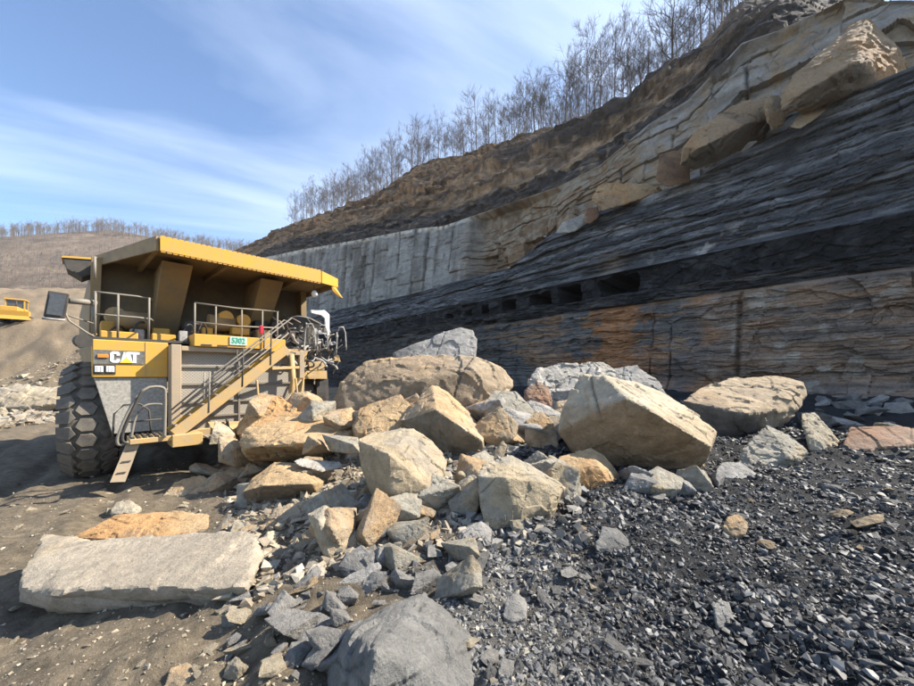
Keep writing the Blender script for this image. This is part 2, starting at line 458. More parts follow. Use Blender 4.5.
def build_wall():
    pxs = np.arange(1010, 186, -1.2)
    s_mid = s_of_px(pxs, 5.0)
    s_right = np.linspace(-95, s_mid[0], 120)[:-1]
    s_all = np.concatenate([s_right, s_mid])
    n = len(s_all)
    pxc = np.interp(s_all, s_mid, pxs)       # photo column of a wall section, for rock types
    zf = np.full(n, 0.0)
    lines = {
        'base': (np.full(n, -0.9), gz(*(WN[:, None] * (WDIST - 0.9) + WD[:, None] * s_all), False) - 0.6),
        'under': (np.full(n, 0.0), np.full(n, EYE + 4.75)),
        'seam0': (np.full(n, 0.45), np.full(n, EYE + 5.7)),
        'seam1': (np.full(n, 0.35), np.full(n, EYE + 7.3)),
        'ledge': (np.full(n, LEDGE_SB), zline(L_ledge, s_all)),
        'inner': (np.full(n, INNER_SB), zline(L_ledge, s_all) + 0.5),
        'top': (np.full(n, TOP_SB), zline(L_top, s_all)),
        'mid': (np.full(n, MID_SB), zline(L_mid, s_all)),
        'crest': (np.full(n, CREST_SB), zline(L_crest, s_all)),
        'plateau': (np.full(n, 95.0), plateau_z(s_all, 95.0)),
    }
    bands = [('lower_face', 'base', 'under', 130, 'wall'), ('underclay_band', 'under', 'seam0', 24, 'wall'), ('coal_seam', 'seam0', 'seam1', 40, 'coal'),
             ('shale_face', 'seam1', 'ledge', 140, 'wall'), ('rock_ledge', 'ledge', 'inner', 8, 'wall'), ('sandstone_face', 'inner', 'top', 110, 'sandwall'),
             ('dark_bench_slope', 'top', 'mid', 50, 'slope'), ('brown_slope', 'mid', 'crest', 70, 'slope'), ('hilltop', 'crest', 'plateau', 14, 'slope')]
    # miner holes along the seam: photo columns of their edges
    holes = [(599, 636, 0.06, 0.86), (560, 579, 0.04, 0.80), (528, 550, 0.2, 0.74), (501, 514, .25, .7), (481, 489, .3, .68), (462, 470, .3, .66), (444, 450, .3, .6)]
    hs = [(s_of_px(b, 0.4), s_of_px(a, 0.4), v0, v1) for a, b, v0, v1 in holes]
    hs = [(min(a, b), max(a, b), v0, v1) for a, b, v0, v1 in hs]
    for name, l0, l1, rows, mat in bands:
        v = np.linspace(0, 1, rows + 1)[:, None]
        sb = lines[l0][0][None] * (1 - v) + lines[l1][0][None] * v
        z = lines[l0][1][None] * (1 - v) + lines[l1][1][None] * v
        s = np.broadcast_to(s_all[None], sb.shape)
        pc = np.broadcast_to(pxc[None], sb.shape)
        vv = np.broadcast_to(v, sb.shape)
        edge = np.minimum(vv, 1 - vv); ek = S(0, 0.06, edge)
        q = np.stack([s, sb * 0.5, z], -1)
        far = 1 + 0.012 * np.clip(s, 0, 150)
        # fractured beds: warped layers give ledges, each bed stands proud by its own amount
        warp = 0.5 * fbm(q * np.array([0.25, .25, .5]), 3, 5)
        out = np.zeros_like(sb)
        if name in ('lower_face', 'underclay_band', 'shale_face', 'rock_ledge'):
            def fc(fs, fz, sd, t, o):
                w_ = 0.35 * fbm(q * 0.9, 2, sd + 3)
                return facets(np.stack([s * fs + w_, z * fz + w_ + .15 * s * fs * (name == 'shale_face'), s * 0], -1).reshape(-1, 3), sd, t, o, 2).reshape(s.shape)
            out = 0.40 * fc(.22, .60, 12, .35, .6) + 0.26 * fc(.6, 2.2, 13, .45, .6) + 0.12 * fc(1.3, 6.5, 14, .6, .7) + 0.05 * fc(4.0, 14, 18, .7, .7)
            bl = z * 2.6 + 1.2 * warp + .5 * np.sin(s * .13); bl2 = z * 7 + 2 * warp
            out = out - 0.16 * np.exp(-((bl - np.round(bl)) / .09) ** 2) * S(-.3, .2, fbm(q * np.array([.3, .3, 1.5]), 2, 19)) - 0.06 * np.exp(-((bl2 - np.round(bl2)) / .14) ** 2)
            out = out + 0.45 * fbm(q * 0.2, 2, 15) + 0.03 * fbm(q * 5.0, 2, 16)
            if name == 'shale_face':
                bb = z * 1.5 + .35 * warp + .06 * s * .3; b_i = np.floor(bb)
                bedoff = vnoise(np.stack([b_i * 7.1, s * .10, s * 0], -1), 11)
                out = .24 * fc(.22, .6, 12, .35, .6) + .34 * bedoff + .12 * fc(.5, 2.2, 13, .4, .5) + .075 * fc(1.3, 6.5, 14, .6, .7) + .045 * fc(4.0, 14, 18, .7, .7) + .4 * fbm(q * .2, 2, 15)
                out = out - .12 * np.exp(-(np.minimum(bb - b_i, 1 - bb + b_i) / .07) ** 2)
            if name == 'lower_face':
                wv = .5 * fbm(q * .5, 2, 27)
                pan = facets(np.stack([s * .30 + wv, z * .28 + wv, s * 0], -1).reshape(-1, 3), 28, .28, .55, 2).reshape(s.shape)
                vj = s * .42 + 1.4 * fbm(P3(s * .2, s * 0), 2, 29) + .12 * fbm(q, 2, 30)
                out = out * .62 + .5 * pan - .25 * np.exp(-((vj - np.round(vj)) / .03) ** 2) * S(.1, .3, fbm(np.stack([np.round(vj) * 5.3, z * .25, s * 0], -1), 2, 20))
            if name == 'lower_face':      # open joint with a proud buttress right of it
                sj = s_of_px(742, 0)
                out = out * 0.85 + 0.45 * S(sj + 0.15, sj - 0.15, s) - 0.5 * np.exp(-((s - sj) / 0.12) ** 2)
                out = out + 1.6 * (1 - S(0.0, 0.22, vv)) * (0.5 + 0.5 * fbm(q * 0.5, 2, 17))     # talus foot
        elif name == 'coal_seam':
            out = 0.3 * fbm(q * 0.3, 2, 23) + 0.22 * facets(np.stack([s * 1.1, z * 2.2, s * 0], -1).reshape(-1, 3), 22, .6, .6, 2).reshape(s.shape) + 0.08 * facets(np.stack([s * 3.6, z * 5, s * 0], -1).reshape(-1, 3), 24, .7, .6, 2).reshape(s.shape) - .2
            for a, b, v0, v1 in hs:
                s_w = s + .16 * fbm(q * 1.5, 3, 25); v_w = vv + .10 * fbm(q * 1.3 + 7, 3, 26) + .05 * fbm(q * 5, 2, 27)
                inside = S(a - 0.03, a + 0.05, s_w) * (1 - S(b - 0.05, b + 0.03, s_w)) * S(v0 - .02, v0 + .02, v_w) * (1 - S(v1 - .02, v1 + .02, v_w))
                out = out - 9.0 * inside
        elif name == 'sandstone_face':
            jc = s * 0.30 + 1.1 * fbm(P3(s * .16, 0 * s), 3, 39) + .05 * fbm(q * .7, 2, 40)
            jn = np.floor(jc)
            jf = jc - jn
            jl = np.floor(vv * 3 + 0.35 * np.sin(jn * 5.1))
            massive = S(470, 430, pc)      # jointed blocks on the far part, massive beds nearer
            out = massive * (0.24 * vnoise(np.stack([jn * 3.7, jl * 2.9, jn * 0], -1), 32) - 0.55 * np.exp(-(np.minimum(jf, 1 - jf) / 0.028) ** 2))
            lf = vv * 3 + 0.35 * np.sin(jn * 5.1) - jl
            out = out - massive * 0.10 * np.exp(-(np.minimum(lf, 1 - lf) / 0.03) ** 2)
            out = out + (0.25 + 0.75 * (1 - massive)) * (0.35 * fbm(q * 0.15, 2, 33))
            w_ = 0.3 * fbm(q * 0.6, 2, 36)
            out = out + (0.22 + 0.9 * (1 - massive)) * facets(np.stack([s * .16 + 1.6 * w_, z * .42 + 1.3 * w_, s * 0], -1).reshape(-1, 3), 37, .4, .18, 2).reshape(s.shape)
            out = out + 0.16 * facets(np.stack([s * .7 + 1.5 * w_, z * 1.7 + 1.5 * w_, s * 0], -1).reshape(-1, 3), 38, .6, .25, 2).reshape(s.shape) + 0.05 * fbm(q * 2.5, 3, 35)
            bz = vv * 5.5 + .9 * fbm(P3(s * .09, s * 0), 3, 46) + .05 * fbm(q * 1.5, 2, 49)
            cr1 = np.exp(-((bz - np.round(bz)) / .035) ** 2) * S(.0, .2, fbm(np.stack([s * .12, np.round(bz) * 3.3, s * 0], -1), 2, 47))
            jz = s * .17 + .9 * fbm(P3(s * .2, s * 0), 2, 50) + .06 * fbm(q * .8, 2, 52) + .02 * np.round(bz)
            cr2 = np.exp(-((jz - np.round(jz)) / .018) ** 2) * S(-.05, .15, fbm(np.stack([np.round(jz) * 3.7, np.floor(bz) * 2.3, s * 0], -1), 2, 48))
            crk = np.maximum(cr1, .8 * cr2) * (1 - massive)
            out = out - .35 * crk + (1 - massive) * .75 * vnoise(np.stack([np.round(jz) * 2.7, np.round(bz) * 4.1, s * 0], -1), 53)
            out = out - 2.4 * (S(448, 456, pc) * (1 - S(500, 560, pc))) * (1 - 0.5 * vv)       # broken-out bay behind the corner
        else:
            bed = z * 0.8 + warp * 2
            bf = bed - np.floor(bed)
            out = 0.8 * fbm(q * 0.2, 3, 42) + 0.3 * fbm(q * 1.0, 3, 43) - 0.3 * np.exp(-(np.minimum(bf, 1 - bf) / 0.2) ** 2)
            out = out + 0.5 * facets(np.stack([s * .35, bed * .9, s * 0], -1).reshape(-1, 3), 45, .5, .7, 2).reshape(s.shape)
            if name == 'brown_slope':
                out = out + 1.3 * ridged(q * np.array([0.05, .1, .3]), 3, 44) * S(640, 560, pc)
                out = out + 1.6 * (S(.36, .42, vv) - .8 * S(.62, .70, vv)) * S(650, 590, pc) * (.7 + .5 * fbm(q * .3, 2, 54))
        if name == 'hilltop':
            z = z + out * 0.3 * S(0, .1, vv); out = out * 0
        sb2 = sb - out * ek
        z2 = z + 0.12 * fbm(q * 0.9, 3, 51) * ek
        if name in ('dark_bench_slope', 'brown_slope'):
            z2 = z2 + 0.6 * out * ek
        X = WN[0] * (WDIST + sb2) + WD[0] * s
        Y = WN[1] * (WDIST + sb2) + WD[1] * s
        V = np.stack([X, Y, z2], -1).reshape(-1, 3)
        r, c = rows + 1, n
        i = np.arange(r - 1)[:, None] * c; j = np.arange(c - 1)[None]
        F = np.stack([i + j, i + j + 1, i + c + j + 1, i + c + j], -1).reshape(-1, 4)[:, ::-1]
        # ---- colour of the beds
        qf = q.reshape(-1, 3); pf = pc.reshape(-1); vf = vv.reshape(-1); sf = s.reshape(-1); zf_ = z.reshape(-1)
        nA = fbm(qf * 0.35, 4, 61)[:, None]; nB = fbm(qf * np.array([0.6, 1, 4.0]), 4, 62)[:, None]; nC = fbm(qf * 1.7, 3, 63)[:, None]
        def lerp(a, b, k): return a * (1 - k) + b * k
        def c3(*a): return np.array(a)[None]
        if name == 'lower_face':
            base = lerp(c3(.13, .125, .118), c3(.25, .17, .11), S(.0, .35, nB + 0.4 * nA))
            right = S(700, 760, pf)[:, None]
            C = lerp(base, lerp(c3(.30, .20, .13), c3(.175, .145, .12), S(-.2, .3, nB)), right * 0.85)
            patch = np.exp(-((pf - 640) / 42) ** 2)[:, None] * S(-.25, .15, nC * 0.6 + nA)
            patch = np.maximum(patch, np.exp(-((pf - 727) / 13) ** 2)[:, None] * S(-.3, .2, nA + 0.2) * 0.8)
            C = lerp(C, c3(.33, .165, .075), np.clip(patch * 1.3, 0, 1) * 0.95)
            pale = S(.28, .42, fbm(qf * np.array([.9, 1, 1.4]), 3, 64))[:, None] * right
            C = lerp(C, c3(.36, .32, .26), pale * 0.7)
            C = lerp(C, c3(.05, .049, .048), S(590, 470, pf)[:, None] * 0.75)
            wj = np.exp(-((sf - (s_of_px(742, 0) + 0.28)) / 0.10) ** 2)[:, None] * S(.25, .45, vf)[:, None]
            C = lerp(C, c3(.42, .39, .34), wj * 0.7 * S(-.15, .3, nC))
        elif name == 'underclay_band':
            C = lerp(c3(.034, .033, .033), c3(.095, .088, .08), S(-.1, .4, nB))
        elif name == 'coal_seam':
            C = lerp(c3(.017, .0175, .019), c3(.048, .049, .052), S(-.1, .4, nC))
        elif name in ('shale_face', 'rock_ledge'):
            C = lerp(c3(.066, .067, .069), c3(.155, .157, .158), S(-.05, .4, nB))
            pale = S(.10, .34, fbm(qf * np.array([.22, .3, .8]), 4, 65))[:, None] * S(.35, .95, vf)[:, None] * S(480, 640, pf)[:, None]
            C = lerp(C, c3(.27, .268, .26), pale * .9)
            C = C * (1 + .35 * vnoise(np.stack([np.floor(qf[:, 2] * 1.5 + .35 * warp.reshape(-1) + .018 * qf[:, 0]) * 3.7, qf[:, 0] * .06, qf[:, 0] * 0], -1), 75)[:, None])
            wet = S(.34, .45, fbm(qf * np.array([1.1, 1, .5]), 3, 66))[:, None] * (1 - S(.10, .3, vf))[:, None] * S(640, 720, pf)[:, None]
            C = lerp(C, c3(.40, .37, .33), wet * 0.8)
            C = lerp(C, c3(.25, .2, .15), (np.exp(-((pf - 634) / 12) ** 2) * (1 - S(.1, .4, vf)))[:, None] * 0.6)
        elif name == 'sandstone_face':
            left = S(470, 430, pf)[:, None]
            mid = (S(430, 470, pf) * (1 - S(590, 630, pf)))[:, None]
            grey = lerp(c3(.30, .295, .27), c3(.20, .195, .18), S(-.2, .4, nA))
            streak = S(-.05, .35, fbm(np.stack([qf[:, 0] * 0.9, qf[:, 0] * 0, qf[:, 2] * 0.08], -1), 4, 67))[:, None]
            grey = lerp(grey, c3(.13, .115, .095), streak * 0.6)
            brown = lerp(c3(.235, .165, .105), c3(.30, .26, .20), S(-.1, .4, nC + vf[:, None] * 0.6 - 0.3))
            brown = lerp(brown, c3(.10, .075, .055), S(.1, .4, nA) * 0.6)
            near = lerp(c3(.30, .285, .26), c3(.30, .235, .16), S(-.1, .25, nA + 0.25 * nC))
            near = lerp(near, c3(.15, .145, .14), S(.15, .4, nB) * 0.5)
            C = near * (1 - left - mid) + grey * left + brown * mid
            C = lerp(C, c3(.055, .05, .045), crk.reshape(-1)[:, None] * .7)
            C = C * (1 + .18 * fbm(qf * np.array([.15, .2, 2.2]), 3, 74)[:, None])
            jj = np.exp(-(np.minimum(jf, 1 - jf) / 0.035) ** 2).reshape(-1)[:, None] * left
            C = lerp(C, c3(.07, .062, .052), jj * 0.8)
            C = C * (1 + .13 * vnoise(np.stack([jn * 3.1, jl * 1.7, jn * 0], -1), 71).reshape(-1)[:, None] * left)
            lip = S(.93, .985, vf)[:, None] * S(-.3, .2, nC)  # pale lip: sunlit top edge put into the colour
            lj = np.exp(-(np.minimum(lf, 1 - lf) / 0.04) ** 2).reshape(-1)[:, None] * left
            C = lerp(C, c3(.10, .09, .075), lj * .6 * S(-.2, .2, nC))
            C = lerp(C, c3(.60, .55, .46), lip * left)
        elif name == 'dark_bench_slope':
            vw = vf[:, None] + .22 * nA + .10 * nC
            C = lerp(c3(.055, .048, .043), c3(.115, .090, .070), S(-.1, .35, nB))
            C = lerp(C, c3(.24, .165, .10), S(.70, .92, vw) * S(760, 660, pf)[:, None])
            C = lerp(C, c3(.30, .21, .125), S(.25, .45, nC + .2 * nA) * 0.5 * S(720, 640, pf)[:, None])
        elif name == 'brown_slope':
            vw = vf[:, None] + .10 * nA + .05 * nC
            C = lerp(c3(.215, .15, .095), c3(.14, .10, .072), S(-.15, .25, nC))
            C = lerp(C, c3(.065, .053, .046), S(.34, .42, vw) * (1 - S(.62, .72, vw)) * .9)
            C = lerp(C, c3(.20, .145, .10), S(.66, .76, vw))
            rocky = S(.05, .3, fbm(qf * np.array([.6, .6, 1.2]), 4, 69))[:, None]
            C = lerp(C, c3(.36, .25, .15), rocky * 0.7 * (1 - S(.3, .42, vw)))
            left = S(430, 380, pf)[:, None]
            C = lerp(C, lerp(c3(.30, .19, .105), c3(.13, .095, .07), S(-.1, .2, nC + nB)), left * .9)
            C = lerp(C, c3(.078, .070, .065), S(630, 690, pf)[:, None] * 0.75)
        else:
            C = lerp(c3(.19, .14, .10), c3(.27, .205, .14), S(-.2, .4, nC))
        if name in ('lower_face', 'shale_face', 'underclay_band'):
            ln = fbm(np.stack([qf[:, 0] * .35, qf[:, 0] * 0, qf[:, 2] * 9 + 2 * warp.reshape(-1)], -1), 3, 72)[:, None]
            C = C * (1 - (0.35 if name == 'lower_face' else 0.5) * S(.12, .4, ln)) * (1 + 0.25 * S(.1, .4, -ln))
        if name in ('dark_bench_slope', 'brown_slope'):
            ln = fbm(np.stack([qf[:, 0] * .05, qf[:, 0] * 0, qf[:, 2] * 1.1 + 2 * warp.reshape(-1)], -1), 3, 73)[:, None]
            C = C * (1 - 0.5 * S(.05, .35, ln)) * (1 + 0.3 * S(.1, .4, -ln))
        me = mesh_np(name, V, F, False)
        set_col(me, C)
        tag(link(name, me, M[mat]), kind='structure')
build_wall()

# ------------------------------------------------------------------ far hill
def hill_ridge(x):
    return np.interp(x, [-900, -620, -480, -400, -335, -280, -230, -180, -120, 0, 200], [115, 133, 134, 140, 144, 134, 124, 119, 110, 88, 57])
def hill_z(x, y):
    t = np.clip((y - 150) / 200, 0, 1.6)
    zr = hill_ridge(x)
    z = 26 + (zr - 26) * np.where(t < 1, t ** 0.85, 1 - 0.25 * (t - 1) ** 2)
    q = P3(x, y)
    return z + 9 * fbm(q * 0.012, 4, 91) * S(0, .3, t) * S(1.0, 0.75, t) - 4 * ridged(P3(x * 0.022, y * 0.004), 3, 92) * S(0, .3, t) * S(1, .8, t)
def build_hill():
    x = np.linspace(-650, 200, 220); y = np.linspace(128, 470, 120)
    X, Y = np.meshgrid(x, y)
    Z = hill_z(X, Y)
    V = np.stack([X, Y, Z], -1).reshape(-1, 3)
    c = len(x); i = np.arange(len(y) - 1)[:, None] * c; j = np.arange(c - 1)[None]
    F = np.stack([i + j, i + j + 1, i + c + j + 1, i + c + j], -1).reshape(-1, 4)
    me = mesh_np('hill', V, F)
    q = P3(V[:, 0], V[:, 1])
    n1 = fbm(q * 0.02, 4, 93)[:, None]; n2 = fbm(q * 0.1, 3, 94)[:, None]
    C = np.array([.135, .105, .080]) * (1 + 0.35 * n1 + 0.2 * n2)
    grass = S(185, 150, V[:, 1] + 14 * n1[:, 0])[:, None]
    C = C * (1 - grass) + np.array([.27, .20, .12]) * grass
    set_col(me, C)
    tag(link('hill', me, M['hill']), kind='structure')
build_hill()

# ------------------------------------------------------------------ bare trees
def tube_np(pts, rads, sides):
    """tapered tube along points"""
    pts = np.asarray(pts, float); n = len(pts)
    tan = np.gradient(pts, axis=0); tan /= np.linalg.norm(tan, axis=1, keepdims=True) + 1e-9
    up = np.where(np.abs(tan[:, 2:3]) > 0.9, np.array([[1., 0, 0]]), np.array([[0, 0, 1.]]))
    a = np.cross(tan, up); a /= np.linalg.norm(a, axis=1, keepdims=True) + 1e-9
    b = np.cross(tan, a)
    th = np.arange(sides) / sides * 2 * PI
    V = pts[:, None] + np.asarray(rads)[:, None, None] * (np.cos(th)[None, :, None] * a[:, None] + np.sin(th)[None, :, None] * b[:, None])
    V = V.reshape(-1, 3)
    i = np.arange(n - 1)[:, None] * sides; j = np.arange(sides)[None]; j2 = (j + 1) % sides
    F = np.stack([i + j, i + j2, i + sides + j2, i + sides + j], -1).reshape(-1, 4)
    return V, F
class Acc:
    def __init__(s): s.V = []; s.F = []; s.n = 0
    def add(s, V, F): s.V.append(V); s.F.append(F + s.n); s.n += len(V)
    def mesh(s, name, smooth=True): return mesh_np(name, np.concatenate(s.V), np.concatenate(s.F), smooth)

def make_tree_meshes(seed, H, tall=False):
    r = np.random.RandomState(seed)
    tr, cr = Acc(), Acc()
    n = 9
    t = np.linspace(0, 1, n)
    wob = np.cumsum(r.normal(0, 0.07, (n, 2)), 0) * (H / 14)
    pts = np.stack([wob[:, 0], wob[:, 1], t * H * 0.93], -1)
    r0 = 0.012 * H * (1.25 if tall else 1.0)
    rad = r0 * (1 - 0.88 * t)
    rad[0] *= 1.35
    tr.add(*tube_np(pts, rad, 6))
    def branch(p, d, ln, rd, lev):
        m = 4
        q = [p]
        dd = d.copy()
        for k in range(m - 1):
            dd = dd + r.normal(0, 0.16, 3) + np.array([0, 0, 0.13])
            dd /= np.linalg.norm(dd)
            q.append(q[-1] + dd * ln / (m - 1))
        cr.add(*tube_np(q, np.linspace(rd, rd * 0.35, m), 3))
        if lev > 0:
            for k in range({3: 7, 2: 7, 1: 6}[lev]):
                f = r.uniform(0.25, 1.0)
                kk = min(int(f * (m - 1)), m - 2); ff = f * (m - 1) - kk
                pp = q[kk] * (1 - ff) + q[kk + 1] * ff
                sd = r.normal(0, 1, 3); sd -= sd.dot(dd) * dd; sd /= np.linalg.norm(sd) + 1e-9
                nd = dd * 0.72 + sd * 0.7 + np.array([0, 0, 0.2]); nd /= np.linalg.norm(nd)
                branch(pp, nd, ln * r.uniform(0.36, 0.6), max(rd * 0.5, 0.017), lev - 1)
    nb = 15 if tall else 12
    for k in range(nb):
        f = (0.34 if tall else 0.42) + 0.56 * (k + r.uniform(0, .8)) / nb
        i0 = min(int(f * (n - 1)), n - 2); ff = f * (n - 1) - i0
        p = pts[i0] * (1 - ff) + pts[i0 + 1] * ff
        az = k * 2.4 + r.uniform(-.6, .6)
        el = r.uniform(0.55, 1.05)
        d = np.array([math.cos(az) * math.cos(el), math.sin(az) * math.cos(el), math.sin(el)])
        branch(p, d, H * (0.34 - 0.22 * (f - 0.4)) * r.uniform(.7, 1.1), rad[i0] * 0.5, 2)
    return tr.mesh('trunk'), cr.mesh('crown')

def build_trees():
    protos = [make_tree_meshes(100 + k, 15.0) for k in range(7)]
    tallp = make_tree_meshes(300, 19.0, True)
    def place(px, sb, sc, mesh, label, group, name='bare_tree'):
        X, Y, Z = crest_at(px, sb)
        e = empty(name, (X, Y, Z - 0.25), rng.uniform(0, 6.28))
        e.scale = (sc, sc, sc * rng.uniform(.85, 1.15))
        e.rotation_euler = (rng.gauss(0, .03), rng.gauss(0, .03), rng.uniform(0, 6.28))
        tag(e, label, 'tree', group)
        link('trunk', mesh[0], M['bark'], e); link('crown', mesh[1], M['twig'], e)
        return e
    place(671, 38.5, 1.0, tallp, 'tallest bare tree with spreading limbs on the crest above the highwall', None, 'tall_bare_tree')
    lab = 'slender leafless tree in the row along the crest above the highwall'
    grp = 'bare trees along the crest of the highwall'
    k = 0
    for row, (sb0, sb1, step) in enumerate([(36.5, 40, 6.0), (41, 47, 6.8), (48, 58, 7.6), (60, 80, 9.0)]):
        px = 292 + row * 3
        while px < 741:
            sc = rng.choice([.6, .78, .85, .9, .95, 1.05]) * rng.uniform(.92, 1.08) * (0.80 if px > 640 else 1.0) * (1.22 if px < 420 else 1.0)
            skip = 398 < px < 412 and row == 0
            if not skip:
                zone = 'above the jointed grey cliff at the far end' if px < 450 else ('above the brown broken-out bay' if px < 590 else 'beside the tallest tree')
                place(px, rng.uniform(sb0, sb1), sc, protos[k % 7], 'slender leafless tree on the highwall crest ' + zone, 'bare crest trees ' + zone); k += 1
            px += step * rng.uniform(.55, 1.45) * (0.75 if px < 420 else 1.0)
build_trees()

def build_far_wood():
    r = np.random.RandomState(5)
    A = Acc()
    # a few hundred sticks of simple branching, repeated over the hill
    protos = []
    for k in range(6):
        a = Acc(); H = 14.0
        a.add(*tube_np([(0, 0, 0), (r.normal(0, .2), r.normal(0, .2), H * .5), (r.normal(0, .4), r.normal(0, .4), H * .95)], [.24, .17, .05], 3))
        for b in range(10):
            f = r.uniform(.35, .92); az = b * 2.4; el = r.uniform(.5, 1.1); ln = H * r.uniform(.16, .34)
            p = np.array([0, 0, H * f]); d = np.array([math.cos(az) * math.cos(el), math.sin(az) * math.cos(el), math.sin(el)])
            q = p + d * ln
            a.add(*tube_np([p, q], [.10, .04], 3))
            for c in range(1):
                d2 = d + r.normal(0, .45, 3); d2 /= np.linalg.norm(d2)
                pp = p + d * ln * r.uniform(.4, .9)
                a.add(*tube_np([pp, pp + d2 * ln * .6], [.07, .03], 3))
        protos.append((np.concatenate(a.V), np.concatenate(a.F)))
    def put(x, y, sc):
        V, F = protos[r.randint(6)]
        th = r.uniform(0, 6.28); c, s = math.cos(th), math.sin(th)
        W = V * sc
        W = np.stack([W[:, 0] * c - W[:, 1] * s, W[:, 0] * s + W[:, 1] * c, W[:, 2]], -1) + np.array([x, y, float(hill_z(np.array([x]), np.array([y]))[0]) - .3])
        A.add(W, F)
    for k in range(1250):
        x = r.uniform(-520, -70); put(x, r.uniform(325, 372), r.uniform(.45, 1.0))
    for k in range(800):
        y = r.uniform(175, 345); x = r.uniform(-1.45, -0.45) * y
        put(x, y, r.uniform(.3, .7))
    me = A.mesh('far_wood')
    o = link('far_wood', me, M['fartwig'])
    tag(o, 'leafless brown wood covering the far hillside', 'wood', kind='stuff')
build_far_wood()

# ------------------------------------------------------------------ rocks
PAL = {  # fresh, weathered, dark stain
    'tan': ((.385, .30, .20), (.39, .24, .11), (.22, .18, .135)),
    'orange': ((.43, .30, .165), (.44, .22, .075), (.27, .19, .12)),
    'pale': ((.405, .345, .25), (.37, .275, .16), (.28, .25, .205)),
    'slab': ((.385, .325, .245), (.40, .31, .185), (.285, .245, .195)),
    'greytan': ((.33, .30, .24), (.37, .28, .16), (.17, .16, .14)),
    'grey': ((.30, .283, .255), (.235, .222, .203), (.16, .155, .145)),
    'slate': ((.18, .173, .162), (.13, .127, .12), (.085, .084, .082)),
    'red': ((.29, .20, .14), (.30, .155, .085), (.17, .13, .10)),
    'brown': ((.24, .15, .09), (.20, .115, .065), (.11, .08, .06)),
    'shale_grey': ((.225, .218, .20), (.175, .17, .158), (.11, .108, .102)),
    'ledge': ((.33, .23, .135), (.34, .185, .08), (.13, .10, .07)),
    'white': ((.43, .395, .335), (.34, .305, .25), (.23, .215, .19)),
}
def colour_rock(V, Nn, key, seed, sc=1.0):
    a, b, c = (np.array(k)[None] for k in PAL[key])
    q = V / sc + seed * 3.7
    n1 = fbm(q * 0.9, 4, seed)[:, None]; n2 = fbm(q * 3.5, 4, seed + 9)[:, None]; n3 = fbm(q * 1.7 + 40, 3, seed + 5)[:, None]
    k = S(-.12, .28, n1 + 0.35 * n2)
    C = a * (1 - .6 * k) + b * .6 * k
    k = S(.12, .45, n3 + 0.4 * n2)
    C = C * (1 - 0.6 * k) + c * 0.6 * k
    bd = np.array([.25 * math.sin(seed), .25 * math.cos(seed * 1.7), 1.0])
    lam = vnoise(np.stack([(q @ bd) * 9 + 1.2 * n1[:, 0], n1[:, 0] * 0, n1[:, 0] * 0], -1), seed + 15)[:, None]
    return C * (1 + 0.14 * n2 + 0.09 * lam)

def hull_mesh(parts, voxel):
    """union of convex blocks, remeshed evenly"""
    bm = bmesh.new()
    for pts in parts:
        vs = [bm.verts.new(p) for p in pts]
        res = bmesh.ops.convex_hull(bm, input=vs)
        junk = [e for e in res['geom_interior'] if isinstance(e, bmesh.types.BMVert)] + [e for e in res['geom_unused'] if isinstance(e, bmesh.types.BMVert)]
        if junk: bmesh.ops.delete(bm, geom=list(set(junk)), context='VERTS')
    bmesh.ops.recalc_face_normals(bm, faces=bm.faces[:])
    me = bpy.data.meshes.new('tmp'); bm.to_mesh(me); bm.free()
    o = bpy.data.objects.new('tmp', me); COL.objects.link(o)
    md = o.modifiers.new('r', 'REMESH'); md.mode = 'VOXEL'; md.voxel_size = voxel; md.adaptivity = 0
    dg = bpy.context.evaluated_depsgraph_get()
    ev = o.evaluated_get(dg)
    out = bpy.data.meshes.new_from_object(ev)
    bpy.data.objects.remove(o); bpy.data.meshes.remove(me)
    return out

def arr(me):
    n = len(me.vertices)
    V = np.empty(n * 3, np.float32); me.vertices.foreach_get('co', V)
    Nn = np.empty(n * 3, np.float32); me.vertices.foreach_get('normal', Nn)
    return V.reshape(-1, 3).astype(float), Nn.reshape(-1, 3).astype(float)

